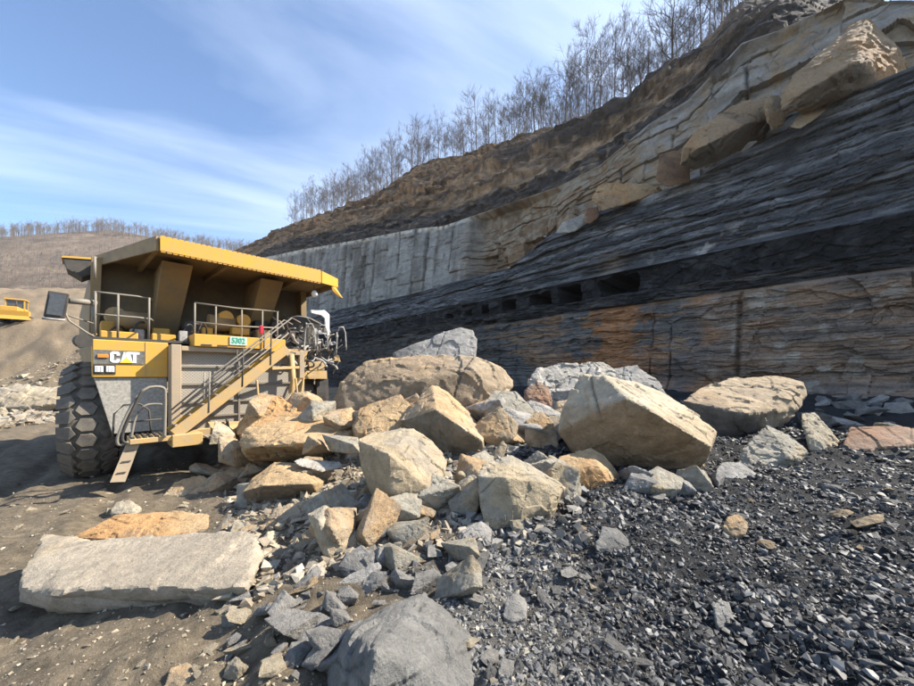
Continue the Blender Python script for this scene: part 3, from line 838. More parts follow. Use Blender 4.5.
def rough_rock(me, key, seed, size, amp=1.0, bed=0.0, bed_dir=(0, 0, 1), mat='rock', joint=None):
    V, Nn = arr(me)
    N0 = Nn.copy()
    # planar fracture faces: slice the block with planes just inside its hull
    r = np.random.RandomState(seed * 13 + 5)
    cen = V.mean(0)
    ext = V.max(0) - V.min(0)
    q = V / size
    wq = np.stack([fbm(q * 4 + seed, 2, seed + 40), fbm(q * 4 + seed + 9, 2, seed + 41), fbm(q * 4 + seed + 18, 2, seed + 42)], -1)
    d = 0.12 * facets(q * 3.2 + wq * .45 + seed, seed, .42, .16) / 3.2
    d = d + 0.22 * facets(q * 9.0 + wq * .6 + seed, seed + 1, .5, .12) / 9.0
    d = d + 0.0045 * ridged(q * 17 + seed, 2, seed + 2)
    d = d + 0.006 * fbm(V * 7 + seed, 4, seed + 2)
    if bed > 0:
        bd = np.array(bed_dir, float); bd /= np.linalg.norm(bd)
        h = (V @ bd) / size * 17 + 0.5 * fbm(q * 1.5, 2, seed + 6)
        hi = np.floor(h)
        side = np.sqrt(np.clip(1 - (Nn @ bd) ** 2, 0, 1))
        d = d + bed * side * (0.022 * vnoise(np.stack([hi * 5.3, hi * 0 + seed, np.floor(q[:, 0] * 3) * 1.7], -1), seed + 7) - 0.012 * np.exp(-(np.minimum(h - hi, 1 - h + hi) / .12) ** 2))
    ck = np.zeros(len(V))       # a few straight fractures through the block
    lo_, hi_ = q.min(0), q.max(0)
    for k in range(3):
        nn_ = r.normal(0, 1, 3); nn_[2] *= .6; nn_ /= np.linalg.norm(nn_)
        pc_ = (q - (lo_ + (hi_ - lo_) * r.uniform(.25, .75, 3))) @ nn_ + .025 * wq[:, 0] + .006 * wq[:, 1]
        ck = np.maximum(ck, np.exp(-(pc_ / .0055) ** 2) * S(-.05, .2, wq[:, (k + 1) % 3]))
    d = d - 0.012 * ck
    V = V + Nn * (d * amp * size)[:, None]
    me.vertices.foreach_set('co', V.astype(np.float32).ravel())
    me.polygons.foreach_set('use_smooth', np.ones(len(me.polygons), bool))
    me.update()
    me.set_sharp_from_angle(angle=math.radians(18))
    C = colour_rock(V, Nn, key, seed, max(size * 0.6, 0.25))
    if joint:       # side away from the sun darkened: brown stain with shade put into the colour
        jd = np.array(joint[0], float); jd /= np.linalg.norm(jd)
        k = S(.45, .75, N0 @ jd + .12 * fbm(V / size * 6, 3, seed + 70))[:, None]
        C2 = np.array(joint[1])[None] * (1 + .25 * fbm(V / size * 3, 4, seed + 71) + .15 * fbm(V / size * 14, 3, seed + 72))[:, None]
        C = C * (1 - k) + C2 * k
    C = C * (1 - .55 * ck[:, None])
    set_col(me, C)
    me.materials.append(M[mat])
    me.update()

def boulder(name, label, key, pts, d0=None, th=1.0, seed=1, amp=1.0, bed=0.0, bed_dir=(0.2, 0, 1), mat='rock', extra=None, ground=True, cat='boulder', group=None, vox=1.25, joint=None):
    """pts: photo pixel + extra distance behind the front of the block; d0 from where its foot meets the ground"""
    low = max(pts, key=lambda p: p[1])
    if d0 is None:
        d0 = ground_hit(low[0], low[1])
    W = [PX(px, py, d0 + dd) for px, py, dd in pts]
    cx = sum(p[0] for p in pts) / len(pts); cy = sum(p[1] for p in pts) / len(pts)
    back = [PX(cx + (px - cx) * .72, cy + (py - cy) * .72 + 2, d0 + dd * .5 + th) for px, py, dd in pts]
    parts = [W + back]
    if ground:
        pl = sorted(W, key=lambda p: p[2])[:max(3, len(W) // 3)] + sorted(back, key=lambda p: p[2])[:max(3, len(W) // 3)]
        foot = []
        cen = np.mean(W + back, 0)
        for p in pl:
            q = cen + (p - cen) * 0.86
            foot.append(np.array([q[0], q[1], min(p[2], float(gz(q[0], q[1], False)) - 0.18)]))
        parts[0] = parts[0] + foot
    if extra:
        for ex in extra:
            w2 = [PX(px, py, d0 + dd) for px, py, dd in ex]
            parts.append(w2 + [PX(cx + (px - cx) * .9, cy + (py - cy) * .9, d0 + dd + th * .5) for px, py, dd in ex])
    allp = np.array(sum([list(map(tuple, p)) for p in parts], []))
    lo, hi = allp.min(0), allp.max(0)
    org = np.array([(lo[0] + hi[0]) / 2, (lo[1] + hi[1]) / 2, lo[2]])
    size = float(np.max(hi - lo))
    vx = max(d0 / FOC * vox, size / 92.0)
    me = hull_mesh([[tuple(np.array(p) - org) for p in pp] for pp in parts], vx)
    me.name = name
    rough_rock(me, key, seed, size, amp, bed, bed_dir, mat, joint)
    o = link(name, me, None, None, tuple(org))
    tag(o, label, cat, group)
    return o

B = boulder
# --- the large fallen blocks
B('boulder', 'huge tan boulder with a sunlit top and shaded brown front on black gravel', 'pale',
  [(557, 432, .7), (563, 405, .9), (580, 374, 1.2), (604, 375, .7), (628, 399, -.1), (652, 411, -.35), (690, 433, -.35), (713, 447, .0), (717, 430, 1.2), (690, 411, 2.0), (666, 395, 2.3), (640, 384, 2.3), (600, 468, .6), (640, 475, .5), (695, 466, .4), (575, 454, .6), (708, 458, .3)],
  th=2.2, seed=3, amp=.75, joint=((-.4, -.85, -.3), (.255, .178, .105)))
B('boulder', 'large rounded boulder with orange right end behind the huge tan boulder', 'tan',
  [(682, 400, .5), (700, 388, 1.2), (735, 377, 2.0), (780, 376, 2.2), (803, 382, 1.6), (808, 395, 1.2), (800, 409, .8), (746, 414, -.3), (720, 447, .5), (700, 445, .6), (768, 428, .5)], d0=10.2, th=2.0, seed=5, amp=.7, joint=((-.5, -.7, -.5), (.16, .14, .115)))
B('boulder', 'grey wedge-shaped block beside the rounded boulder on the coal gravel', 'greytan',
  [(737, 463, .1), (743, 450, .2), (766, 424, .6), (783, 431, .7), (809, 452, .5), (790, 458, .1), (752, 466, 0)], th=.9, seed=8, bed=.5)
B('boulder', 'pale upright pointed block between the grey wedge and the red slab', 'pale',
  [(801, 413, .3), (814, 412, .5), (830, 431, .5), (843, 446, .4), (826, 451, .0), (810, 447, .0), (803, 428, .1)], th=.7, seed=9)
B('boulder', 'flat reddish slab sunk in the coal gravel near the highwall', 'red',
  [(842, 446, .1), (850, 427, .5), (900, 426, .6), (916, 429, .7), (930, 440, .5), (905, 446, .0), (856, 451, 0)], th=.9, seed=10, amp=.6)
B('boulder', 'pale sunlit boulder with a square orange front facet in the pile', 'pale',
  [(358, 440, .4), (371, 432, .8), (414, 427, 1.1), (432, 440, .9), (448, 461, .6), (443, 484, .3), (436, 500, .1), (410, 516, 0), (396, 519, .0), (376, 502, .2), (362, 470, .35), (389, 455, -.12), (391, 492, -.2), (433, 492, -.05)],
  th=1.3, seed=13, amp=.65)
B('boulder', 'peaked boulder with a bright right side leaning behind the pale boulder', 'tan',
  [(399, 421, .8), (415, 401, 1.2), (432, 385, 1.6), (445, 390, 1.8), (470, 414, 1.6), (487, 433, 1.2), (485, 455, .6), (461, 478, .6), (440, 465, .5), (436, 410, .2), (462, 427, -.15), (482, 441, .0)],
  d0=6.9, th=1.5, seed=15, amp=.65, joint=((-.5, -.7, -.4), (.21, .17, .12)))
B('boulder', 'tan block wedged between the long slab and the peaked boulder', 'orange',
  [(352, 426, .3), (360, 408, .6), (381, 400, .8), (401, 394, 1.0), (412, 408, .6), (408, 428, .2), (376, 434, .0), (358, 434, .1)], d0=7.6, th=1.2, seed=17, amp=.8)
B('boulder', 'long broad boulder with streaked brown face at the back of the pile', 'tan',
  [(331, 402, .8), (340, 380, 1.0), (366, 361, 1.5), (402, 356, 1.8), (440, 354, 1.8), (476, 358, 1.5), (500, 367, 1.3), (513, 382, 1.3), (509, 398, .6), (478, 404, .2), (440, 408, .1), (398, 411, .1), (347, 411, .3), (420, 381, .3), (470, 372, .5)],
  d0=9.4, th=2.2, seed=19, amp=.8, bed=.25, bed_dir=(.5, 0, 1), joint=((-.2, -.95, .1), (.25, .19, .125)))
B('boulder', 'speckled grey block standing highest at the back of the pile', 'grey',
  [(392, 353, .8), (430, 338, 1.0), (460, 327, 1.2), (473, 330, 1.2), (477, 340, .9), (475, 362, .4), (440, 366, .2), (402, 362, .5)], d0=11.3, th=1.4, seed=21, amp=.6)
B('boulder', 'long tan slab lying across the broken front of the truck', 'orange',
  [(238, 442, .5), (246, 428, .8), (262, 417, 1.2), (300, 411, 1.6), (340, 414, 1.5), (356, 424, 1.2), (357, 442, .7), (340, 446, .15), (300, 443, .0), (262, 446, .0), (244, 450, .2), (250, 462, .9), (330, 458, 1.0)],
  d0=7.7, th=1.3, seed=23, amp=.55, bed=1.0, bed_dir=(0.05, 0.2, 1), ground=False)
B('boulder', 'rough orange chunk propped against the stair under the truck', 'orange',
  [(236, 428, .5), (246, 412, .6), (262, 398, .8), (281, 397, .9), (297, 408, .7), (292, 424, .3), (262, 432, 0), (240, 436, .2)], d0=8.9, th=.9, seed=24, amp=1.2)
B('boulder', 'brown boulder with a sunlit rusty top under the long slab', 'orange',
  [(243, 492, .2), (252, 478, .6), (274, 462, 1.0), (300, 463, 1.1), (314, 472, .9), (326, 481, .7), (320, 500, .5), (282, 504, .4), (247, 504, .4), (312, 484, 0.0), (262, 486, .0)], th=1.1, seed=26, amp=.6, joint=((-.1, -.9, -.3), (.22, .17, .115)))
B('boulder', 'thin pale grey slab resting on top of the rusty brown boulder', 'white',
  [(293, 461, .1), (300, 458, .3), (340, 462, .35), (344, 467, .2), (322, 472, .0), (299, 466, .0)], d0=6.45, th=.25, seed=27, amp=.5, ground=False, cat='slab')
B('boulder', 'small upright tan block with a bright right face beside the long slab pieces', 'pale',
  [(307, 514, .3), (325, 505, .4), (341, 512, .4), (359, 536, .3), (352, 555, .1), (331, 562, 0), (322, 547, .05), (318, 520, .1)], th=.5, seed=29, amp=.7)
B('boulder', 'jagged low tan rock touching the small upright tan block', 'tan',
  [(264, 524, .2), (275, 510, .4), (295, 510, .5), (310, 500, .6), (323, 496, .6), (322, 512, .3), (308, 526, .1), (285, 532, .0), (268, 531, 0)], th=.6, seed=30, amp=1.3)
B('boulder', 'large flat pale grey slab lying alone on brown dirt', 'slab',
  [(62, 541, 1.25), (150, 533, 1.05), (252, 528, .75), (266, 556, .3), (248, 590, -.34), (150, 585, -.12), (48, 592, .05), (56, 613, .16), (150, 606, .0), (240, 609, -.18)],
  d0=3.45, th=.5, seed=33, amp=.36, ground=False, vox=.75, bed=.9, bed_dir=(0, -.5, 1), cat='slab',
  extra=[[(14, 586, .38), (44, 536, 1.42), (84, 538, 1.3), (56, 597, .02), (18, 603, .36), (50, 612, .16)], [(212, 533, .82), (256, 531, .68), (264, 556, .26), (247, 588, -.36), (205, 589, -.28), (214, 607, -.1)]])
B('boulder', 'rust-stained flat slab touching the back edge of the large pale slab', 'orange',
  [(74, 538, .1), (116, 514, .5), (150, 516, .5), (182, 511, .6), (210, 515, .6), (209, 530, .2), (140, 541, 0)], d0=5.2, th=.5, seed=34, amp=.6, cat='slab')
B('boulder', 'massive grey block with a dark left facet half buried in rubble', 'shale_grey',
  [(314, 706, .42), (318, 664, .5), (347, 628, .5), (424, 592, .98), (475, 640, .42), (482, 706, .12), (374, 650, -.12), (368, 712, -.22), (398, 601, .8)],
  d0=1.78, th=.7, seed=36, amp=.7, bed=.35, bed_dir=(.8, .2, .5), mat='rock', vox=.9)
B('boulder', 'flat grey slab tucked behind the massive grey block', 'shale_grey',
  [(340, 606, .05), (351, 584, .3), (381, 573, .5), (420, 570, .6), (443, 585, .4), (440, 602, .15), (400, 606, 0), (372, 596, .0)], d0=3.2, th=.5, seed=37, amp=.6, bed=.7)
B('boulder', 'layered grey block left of the massive grey block', 'shale_grey',
  [(297, 656, .1), (303, 628, .25), (320, 612, .35), (341, 624, .3), (343, 641, .15), (326, 657, .0), (305, 659, 0)], th=.35, seed=38, amp=.6, bed=1.0, bed_dir=(.6, 0, 1))
B('boulder', 'thin grey plank-shaped slab tilted over the flat grey slab', 'grey',
  [(333, 587, .0), (350, 574, .1), (379, 561, .2), (383, 567, .15), (360, 582, .03), (342, 591, 0)], th=.12, seed=39, amp=.5, cat='slab')
B('boulder', 'block with a dark weathered front and sandy top in the middle of the pile', 'greytan',
  [(478, 476, .25), (483, 464, .6), (511, 455, .9), (530, 464, .8), (546, 476, .6), (566, 488, .5), (552, 503, .2), (520, 519, .0), (486, 531, .0), (480, 500, .1), (505, 478, .1), (540, 482, .2)], th=.9, seed=41, amp=.7)
B('boulder', 'low orange block with a flat top in front of the huge tan boulder', 'orange',
  [(551, 471, .2), (560, 456, .5), (591, 448, .7), (605, 456, .6), (621, 476, .4), (612, 487, .1), (580, 488, 0), (555, 482, .05), (598, 466, .1)], th=.7, seed=43, amp=.6)
B('boulder', 'leaning grey slab with a smooth streaked face in the pile', 'greytan',
  [(484, 402, .7), (495, 390, 1.0), (516, 391, 1.0), (535, 411, .8), (521, 431, .5), (508, 456, .1), (487, 450, .0), (489, 420, .3)], d0=7.6, th=.8, seed=45, amp=.55)
B('boulder', 'upright brown block standing beside the leaning slab', 'tan',
  [(524, 457, .1), (525, 421, .3), (540, 411, .5), (553, 420, .5), (559, 446, .2), (546, 459, .0)], d0=7.5, th=.8, seed=46, amp=.7)
B('boulder', 'thin sunlit splinter of stone standing in front of the leaning slab', 'pale',
  [(482, 466, .1), (495, 450, .2), (503, 439, .25), (508, 445, .2), (500, 460, .05), (488, 468, 0)], d0=6.6, th=.15, seed=47, amp=.8)
B('boulder', 'brown rock showing beneath the pale boulder', 'greytan',
  [(416, 530, .1), (425, 515, .3), (440, 508, .4), (454, 500, .5), (456, 516, .3), (446, 529, .0)], th=.4, seed=48)
B('boulder', 'rounded grey stone beside the block with the dark front', 'grey',
  [(455, 547, .1), (462, 530, .2), (480, 521, .3), (492, 529, .3), (491, 546, .1), (472, 552, 0)], th=.4, seed=50, amp=.9)
B('boulder', 'low grey stone below the pale boulder', 'grey',
  [(371, 541, .1), (384, 530, .25), (402, 525, .35), (415, 531, .3), (410, 543, .05), (388, 548, 0)], th=.4, seed=51, amp=.9)
B('boulder', 'pale jagged slab at the foot of the highwall behind the huge boulder', 'white',
  [(528, 382, .5), (537, 368, .9), (570, 364, 1.1), (604, 362, 1.1), (616, 372, .8), (610, 386, .3), (570, 390, 0), (538, 392, .1)], d0=12.2, th=1.6, seed=53, amp=1.2)
B('boulder', 'dark-topped grey slab showing behind the huge tan boulder', 'grey',
  [(604, 385, .5), (612, 368, .8), (636, 366, 1.0), (655, 378, .8), (668, 395, .4), (640, 402, 0)], d0=12.6, th=1.2, seed=54, amp=.8)
B('boulder', 'pointed grey stone against the left shoulder of the huge tan boulder', 'grey',
  [(578, 398, .3), (581, 378, .5), (590, 365, .6), (600, 374, .5), (598, 392, .2), (586, 404, 0)], d0=9.6, th=.5, seed=55, amp=1.0)
B('boulder', 'brown broken block behind the upright block', 'red',
  [(522, 408, .2), (524, 390, .4), (538, 381, .6), (549, 388, .5), (553, 404, .1), (538, 412, 0)], d0=10.0, th=.8, seed=56, amp=1.2)
B('boulder', 'tan lump between the upright block and the huge boulder', 'tan',
  [(552, 416, .2), (557, 402, .4), (570, 398, .5), (576, 410, .3), (570, 424, 0), (557, 426, 0)], d0=9.2, th=.6, seed=57, amp=1.2)
B('boulder', 'dark slate block with a tan chip beside it on the black gravel', 'slate',
  [(597, 546, .05), (602, 526, .2), (617, 528, .25), (629, 540, .2), (627, 550, .05), (612, 556, 0)], th=.3, seed=60, amp=.7)
B('boulder', 'small upright grey stone standing alone on black gravel', 'grey',
  [(713, 606, .05), (719, 599, .1), (729, 602, .1), (735, 623, .05), (728, 632, 0), (717, 626, 0)], th=.12, seed=61, amp=.7, cat='stone')
B('boulder', 'rounded tan stone on black gravel below the grey wedge', 'tan',
  [(722, 527, .05), (727, 517, .1), (738, 514, .15), (748, 523, .1), (746, 533, .02), (733, 536, 0)], th=.2, seed=62, amp=.9, cat='stone')
B('boulder', 'flat grey-blue slab with a tan stone at its tip in front of the grey wedge', 'grey',
  [(713, 474, .1), (722, 462, .3), (740, 462, .35), (756, 474, .2), (754, 482, 0), (735, 479, 0)], th=.4, seed=63, amp=.7, cat='slab')
B('boulder', 'angular grey slab half buried near the massive grey block in black gravel', 'slate',
  [(545, 664, .05), (560, 645, .15), (576, 633, .25), (600, 648, .2), (594, 660, .05), (570, 668, 0)], th=.25, seed=64, amp=.8)
B('boulder', 'grey shale stone with bright top right of the massive grey block', 'grey',
  [(503, 617, .05), (506, 600, .15), (516, 590, .2), (527, 604, .15), (526, 618, .03), (512, 622, 0)], th=.2, seed=65, amp=.8)
B('boulder', 'grey slab below the low orange block', 'grey',
  [(642, 491, .05), (648, 478, .25), (668, 474, .3), (680, 484, .2), (676, 493, 0), (655, 495, 0)], th=.4, seed=66, amp=.8)
B('boulder', 'long pale ledge of rock on the pit floor beyond the truck', 'slab',
  [(-14, 404, .5), (-6, 388, 1.5), (20, 385, 2.0), (50, 387, 2.0), (74, 389, 1.8), (84, 400, .6), (40, 406, 0), (5, 408, .0)], d0=26.0, th=2.5, seed=68, amp=.7, bed=.6)
B('boulder', 'pale tilted slab heap behind the large pale slab', 'pale',
  [(225, 530, .1), (235, 520, .3), (255, 513, .5), (268, 512, .5), (272, 520, .2), (246, 532, 0)], th=.5, seed=69, amp=1.2, bed=1, bed_dir=(-.4, 0, 1))
B('boulder', 'tan shard pointing up at the bottom of the dirt', 'tan',
  [(163, 690, .0), (170, 668, .1), (186, 662, .15), (207, 674, .1), (206, 690, .0)], th=.2, seed=70, amp=.8, cat='stone')
B('boulder', 'small pale shard lying on the dirt above the tan shard', 'pale',
  [(155, 662, .0), (166, 652, .05), (181, 645, .08), (181, 652, .05), (165, 663, .0)], th=.08, seed=71, amp=.8, cat='stone')
B('boulder', 'pale brown stone on the dirt in front of the truck', 'tan',
  [(163, 496, .1), (175, 482, .4), (200, 475, .6), (217, 481, .5), (213, 490, .2), (188, 497, 0)], th=.6, seed=72, amp=.9)
B('boulder', 'buff stone beside the rust-stained slab on the dirt', 'pale',
  [(110, 513, .05), (116, 502, .2), (130, 500, .25), (142, 508, .2), (132, 517, .0)], th=.3, seed=73, amp=.8, cat='stone')

# --- blocks perched on the ledge of the highwall
def LB(label, key, pts, th, seed, amp=.8, sb=2.4, **kw):
    cx = sum(p[0] for p in pts) / len(pts)
    d0 = float(wall_plan(cx, sb)[1])
    return B('ledge_boulder', label, key, pts, d0=d0, th=th, seed=seed, amp=amp, ground=False, **kw)
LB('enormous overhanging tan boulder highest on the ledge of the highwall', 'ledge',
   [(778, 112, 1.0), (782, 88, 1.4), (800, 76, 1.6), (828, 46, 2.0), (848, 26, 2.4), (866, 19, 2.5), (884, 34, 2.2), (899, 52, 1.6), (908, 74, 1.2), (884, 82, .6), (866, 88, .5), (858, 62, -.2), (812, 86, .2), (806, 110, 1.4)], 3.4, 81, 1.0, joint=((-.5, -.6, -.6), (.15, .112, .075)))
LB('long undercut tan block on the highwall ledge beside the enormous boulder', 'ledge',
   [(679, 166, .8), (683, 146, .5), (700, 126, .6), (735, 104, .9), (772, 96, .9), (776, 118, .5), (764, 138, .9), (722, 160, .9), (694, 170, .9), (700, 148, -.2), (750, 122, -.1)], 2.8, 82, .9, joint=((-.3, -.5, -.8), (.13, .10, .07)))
LB('pale angular end block between the long block and the enormous boulder', 'tan',
   [(763, 104, .3), (770, 95, .5), (779, 95, .5), (787, 108, .4), (785, 124, .1), (772, 131, .0), (767, 122, .0)], 1.2, 83, .7, sb=3.2)
LB('dark brown block under the left end of the long block on the ledge', 'brown',
   [(655, 180, .2), (660, 154, .5), (675, 150, .6), (690, 164, .4), (690, 182, .1), (668, 187, 0)], 1.6, 84, .6)
LB('orange broken rock on the ledge farthest left of the perched blocks', 'orange',
   [(591, 200, .3), (597, 186, .7), (612, 183, .8), (648, 183, .7), (662, 190, .4), (636, 201, .1), (602, 211, 0)], 1.6, 85, 1.0)
LB('smooth tan slab lying in the hollow under the enormous boulder', 'tan',
   [(789, 128, .2), (800, 112, .5), (822, 94, .8), (834, 93, .8), (838, 100, .4), (818, 117, .1), (800, 129, 0)], .8, 86, .5, sb=3.2)
LB('pale grey slab sliding off the ledge below the orange broken rock', 'white',
   [(554, 234, .2), (562, 222, .5), (590, 211, .6), (594, 219, .3), (574, 232, .0)], 1.0, 87, .6)
LB('small brown rock beside the sliding pale slab on the ledge', 'red',
   [(582, 222, .2), (586, 208, .4), (598, 206, .4), (600, 216, .1), (590, 224, 0)], .8, 88, .8)

# ------------------------------------------------------------------ loose stones: individuals of the middle sizes
def stone_mesh(seed, key, mat, flat=1.0, res=2):
    r = np.random.RandomState(seed)
    bm = bmesh.new()
    n = 11
    for k in range(n):
        v = r.normal(0, 1, 3); v /= np.linalg.norm(v)
        v *= r.uniform(.42, .56)
        bm.verts.new((v[0] * 1.15, v[1] * .95, v[2] * .72 * flat))
    res_ = bmesh.ops.convex_hull(bm, input=bm.verts[:])
    junk = [e for e in set(res_['geom_interior'] + res_['geom_unused']) if isinstance(e, bmesh.types.BMVert)]
    if junk: bmesh.ops.delete(bm, geom=junk, context='VERTS')
    for k in range(4):
        lim = .16
        ed = [e for e in bm.edges if e.calc_length() > lim]
        if not ed: break
        bmesh.ops.subdivide_edges(bm, edges=ed, cuts=1, use_grid_fill=True)
    bmesh.ops.triangulate(bm, faces=bm.faces[:])
    bmesh.ops.recalc_face_normals(bm, faces=bm.faces[:])
    me = bpy.data.meshes.new('stone'); bm.to_mesh(me); bm.free()
    V, Nn = arr(me)
    d = 0.05 * fbm(V * 3 + seed, 3, seed) + 0.03 * ridged(V * 6 + seed, 2, seed)
    V2 = V + Nn * d[:, None]
    me.vertices.foreach_set('co', V2.astype(np.float32).ravel())
    set_col(me, colour_rock(V2 * 1.5, Nn, key, seed, .5))
    me.polygons.foreach_set('use_smooth', np.zeros(len(me.polygons), bool))
    me.materials.append(M[mat]); me.update()
    return me

STONES = {}
for key in ('grey', 'slate', 'tan', 'pale', 'greytan'):
    STONES[key] = [stone_mesh(500 + 31 * k + len(key) * 7, key, 'rock', f) for k, f in enumerate((1.0, .8, .6, .45, 1.1, .7))]

def stone(key, x, y, size, z=None, tilt=.5):
    me = STONES[key][rng.randrange(6)]
    if z is None: z = float(gz(x, y)) + size * 0.10
    o = link('stone', me, None, None, (x, y, z))
    o.rotation_euler = (rng.uniform(-tilt, tilt), rng.uniform(-tilt, tilt), rng.uniform(0, 6.28))
    o.scale = (size * rng.uniform(.85, 1.25), size * rng.uniform(.8, 1.1), size * rng.uniform(.75, 1.1))
    return o

def scatter_px(n, box, keys, smin, smax, where, grp):
    """stones in a patch of ground; patch given by the photo rectangle it fills, sizes in metres"""
    for k in range(n):
        px = rng.uniform(box[0], box[2]); py = rng.uniform(box[1], box[3])
        d = ground_hit(px, py)
        x = (px - CX) / FOC * d
        s = smin * (smax / smin) ** (rng.random() ** 1.5)
        key = rng.choice(keys)
        o = stone(key, x, d, s)
        word = {'grey': 'broken grey shale piece', 'slate': 'dark shale lump', 'tan': 'loose tan sandstone piece', 'pale': 'pale stone chip', 'greytan': 'grey-brown rock fragment'}[key]
        big = 'larger ' if s > (smin * smax) ** .5 * 1.15 else 'small '
        tag(o, big + word + ' ' + where, 'stone', big + word + ' ' + grp)
scatter_px(34, (300, 530, 480, 610), ['grey', 'grey', 'grey', 'slate', 'tan'], .10, .36, 'in rubble below the pale boulder', 'below the pale boulder')
scatter_px(24, (230, 590, 330, 690), ['grey', 'grey', 'pale'], .07, .26, 'at the dirt side of the massive grey block', 'by the massive grey block')
scatter_px(34, (470, 520, 640, 690), ['grey', 'grey', 'slate', 'slate', 'pale'], .07, .24, 'on the gravel beside the massive grey block', 'on the gravel')
scatter_px(30, (600, 470, 900, 560), ['slate', 'grey', 'slate', 'tan'], .10, .34, 'on black gravel before the huge tan boulder', 'before the huge boulder')
scatter_px(12, (640, 560, 914, 690), ['slate', 'grey'], .06, .16, 'on the open black coal gravel', 'on the open coal gravel')
scatter_px(28, (440, 470, 600, 530), ['greytan', 'grey', 'tan', 'greytan'], .12, .40, 'jammed in the middle of the pile', 'in the middle of the pile')
scatter_px(26, (225, 495, 370, 545), ['tan', 'pale', 'greytan', 'tan'], .10, .36, 'around the small upright tan block', 'around the upright tan block')
scatter_px(18, (70, 490, 235, 540), ['pale', 'tan', 'pale'], .09, .28, 'on the dirt behind the large pale slab', 'behind the large slab')
scatter_px(14, (0, 600, 240, 690), ['pale'], .05, .11, 'on the brown dirt before the large slab', 'on the dirt before the slab')
scatter_px(12, (0, 480, 110, 540), ['pale'], .08, .2, 'on the dirt near the truck tyre', 'near the truck tyre')
scatter_px(20, (810, 400, 914, 430), ['slate', 'grey', 'slate'], .35, 1.1, 'heaped at the foot of the highwall', 'at the foot of the highwall')
scatter_px(20, (500, 385, 700, 420), ['grey', 'greytan', 'slate'], .4, 1.0, 'behind the huge tan boulder', 'behind the huge boulder')
# stones along the ledge
for k in range(24):
    px = rng.uniform(470, 905)
    sb = rng.uniform(4.1, 6.0)
    X, Y = wall_plan(px, sb); s_ = WD[0] * X + WD[1] * Y
    z = float(np.interp(s_, L_ledge[0], L_ledge[1])) + 0.35
    o = stone(rng.choice(['tan', 'grey', 'grey']), X, Y, rng.uniform(.35, 1.0), z)
    tag(o, 'loose stone lying along the highwall ledge', 'stone', 'stones along the highwall ledge')

# --- angular blocks packed between the large boulders
def block_mesh(seed, key):
    r = np.random.RandomState(seed)
    pts = []
    for k in range(8):
        c = np.array([(k & 1) - .5, ((k >> 1) & 1) - .5, ((k >> 2) & 1) - .5]) * np.array([1.0, .85, .68])
        pts.append(tuple(c * r.uniform(.35, 1.0) * np.array([1, 1, r.uniform(.5, 1.1)]) + r.normal(0, .12, 3)))
    for k in range(5):
        v = r.normal(0, 1, 3); v /= np.linalg.norm(v); pts.append(tuple(v * np.array([.6, .5, .42])))
    me = hull_mesh([pts], .028)
    rough_rock(me, key, seed, 1.0, .8)
    return me
BLOCKS = {k: [block_mesh(700 + 17 * i + 3 * n, k) for i in range(5)] for n, k in enumerate(('tan', 'greytan', 'pale', 'grey', 'slate'))}
WORDS = {'tan': 'angular tan block', 'greytan': 'angular grey-brown block', 'pale': 'angular pale sandstone block', 'grey': 'angular grey block', 'slate': 'angular dark shale block'}
def fill_blocks(n, box, keys, s0, s1, where, back=0.0):
    for k in range(n):
        px = rng.uniform(box[0], box[2]); py = rng.uniform(box[1], box[3])
        d = ground_hit(px, py) + back
        x = (px - CX) / FOC * d
        sz = rng.uniform(s0, s1); key = rng.choice(keys)
        o = link('block', BLOCKS[key][rng.randrange(5)], None, None, (x, d, float(gz(x, d, False)) + sz * .22))
        o.rotation_euler = (rng.uniform(-.6, .6), rng.uniform(-.6, .6), rng.uniform(0, 6.28))
        o.scale = (sz * rng.uniform(.9, 1.3), sz * rng.uniform(.8, 1.1), sz * rng.uniform(.8, 1.1))
        w = ('bigger ' if sz > (s0 + s1) / 2 else 'lesser ') + WORDS[key]
        tag(o, w + ' ' + where, 'block', w + ' ' + where)
fill_blocks(12, (440, 468, 575, 510), ['tan', 'greytan', 'greytan'], .45, .85, 'wedged in the middle of the pile')
fill_blocks(10, (330, 500, 420, 545), ['greytan', 'tan', 'grey'], .35, .6, 'under the pale boulder')
fill_blocks(9, (225, 470, 350, 520), ['tan', 'pale', 'greytan'], .35, .65, 'around the rusty brown boulder')
fill_blocks(12, (470, 425, 600, 445), ['greytan', 'grey', 'tan'], .7, 1.25, 'behind the leaning slab and upright block')
fill_blocks(8, (330, 425, 480, 440), ['tan', 'greytan'], .7, 1.2, 'behind the peaked boulder')
fill_blocks(7, (200, 468, 262, 490), ['tan', 'pale'], .35, .7, 'on the dirt before the broken stairs')
fill_blocks(8, (270, 590, 350, 680), ['grey'], .16, .30, 'heaped beside the massive grey block')
fill_blocks(7, (330, 560, 470, 600), ['grey', 'greytan'], .18, .34, 'around the flat grey slab')
fill_blocks(9, (600, 480, 780, 500), ['greytan', 'grey'], .3, .55, 'at the foot of the huge tan boulder')
fill_blocks(10, (700, 420, 900, 436), ['slate', 'greytan'], .6, 1.2, 'at the highwall foot behind the rounded boulder')

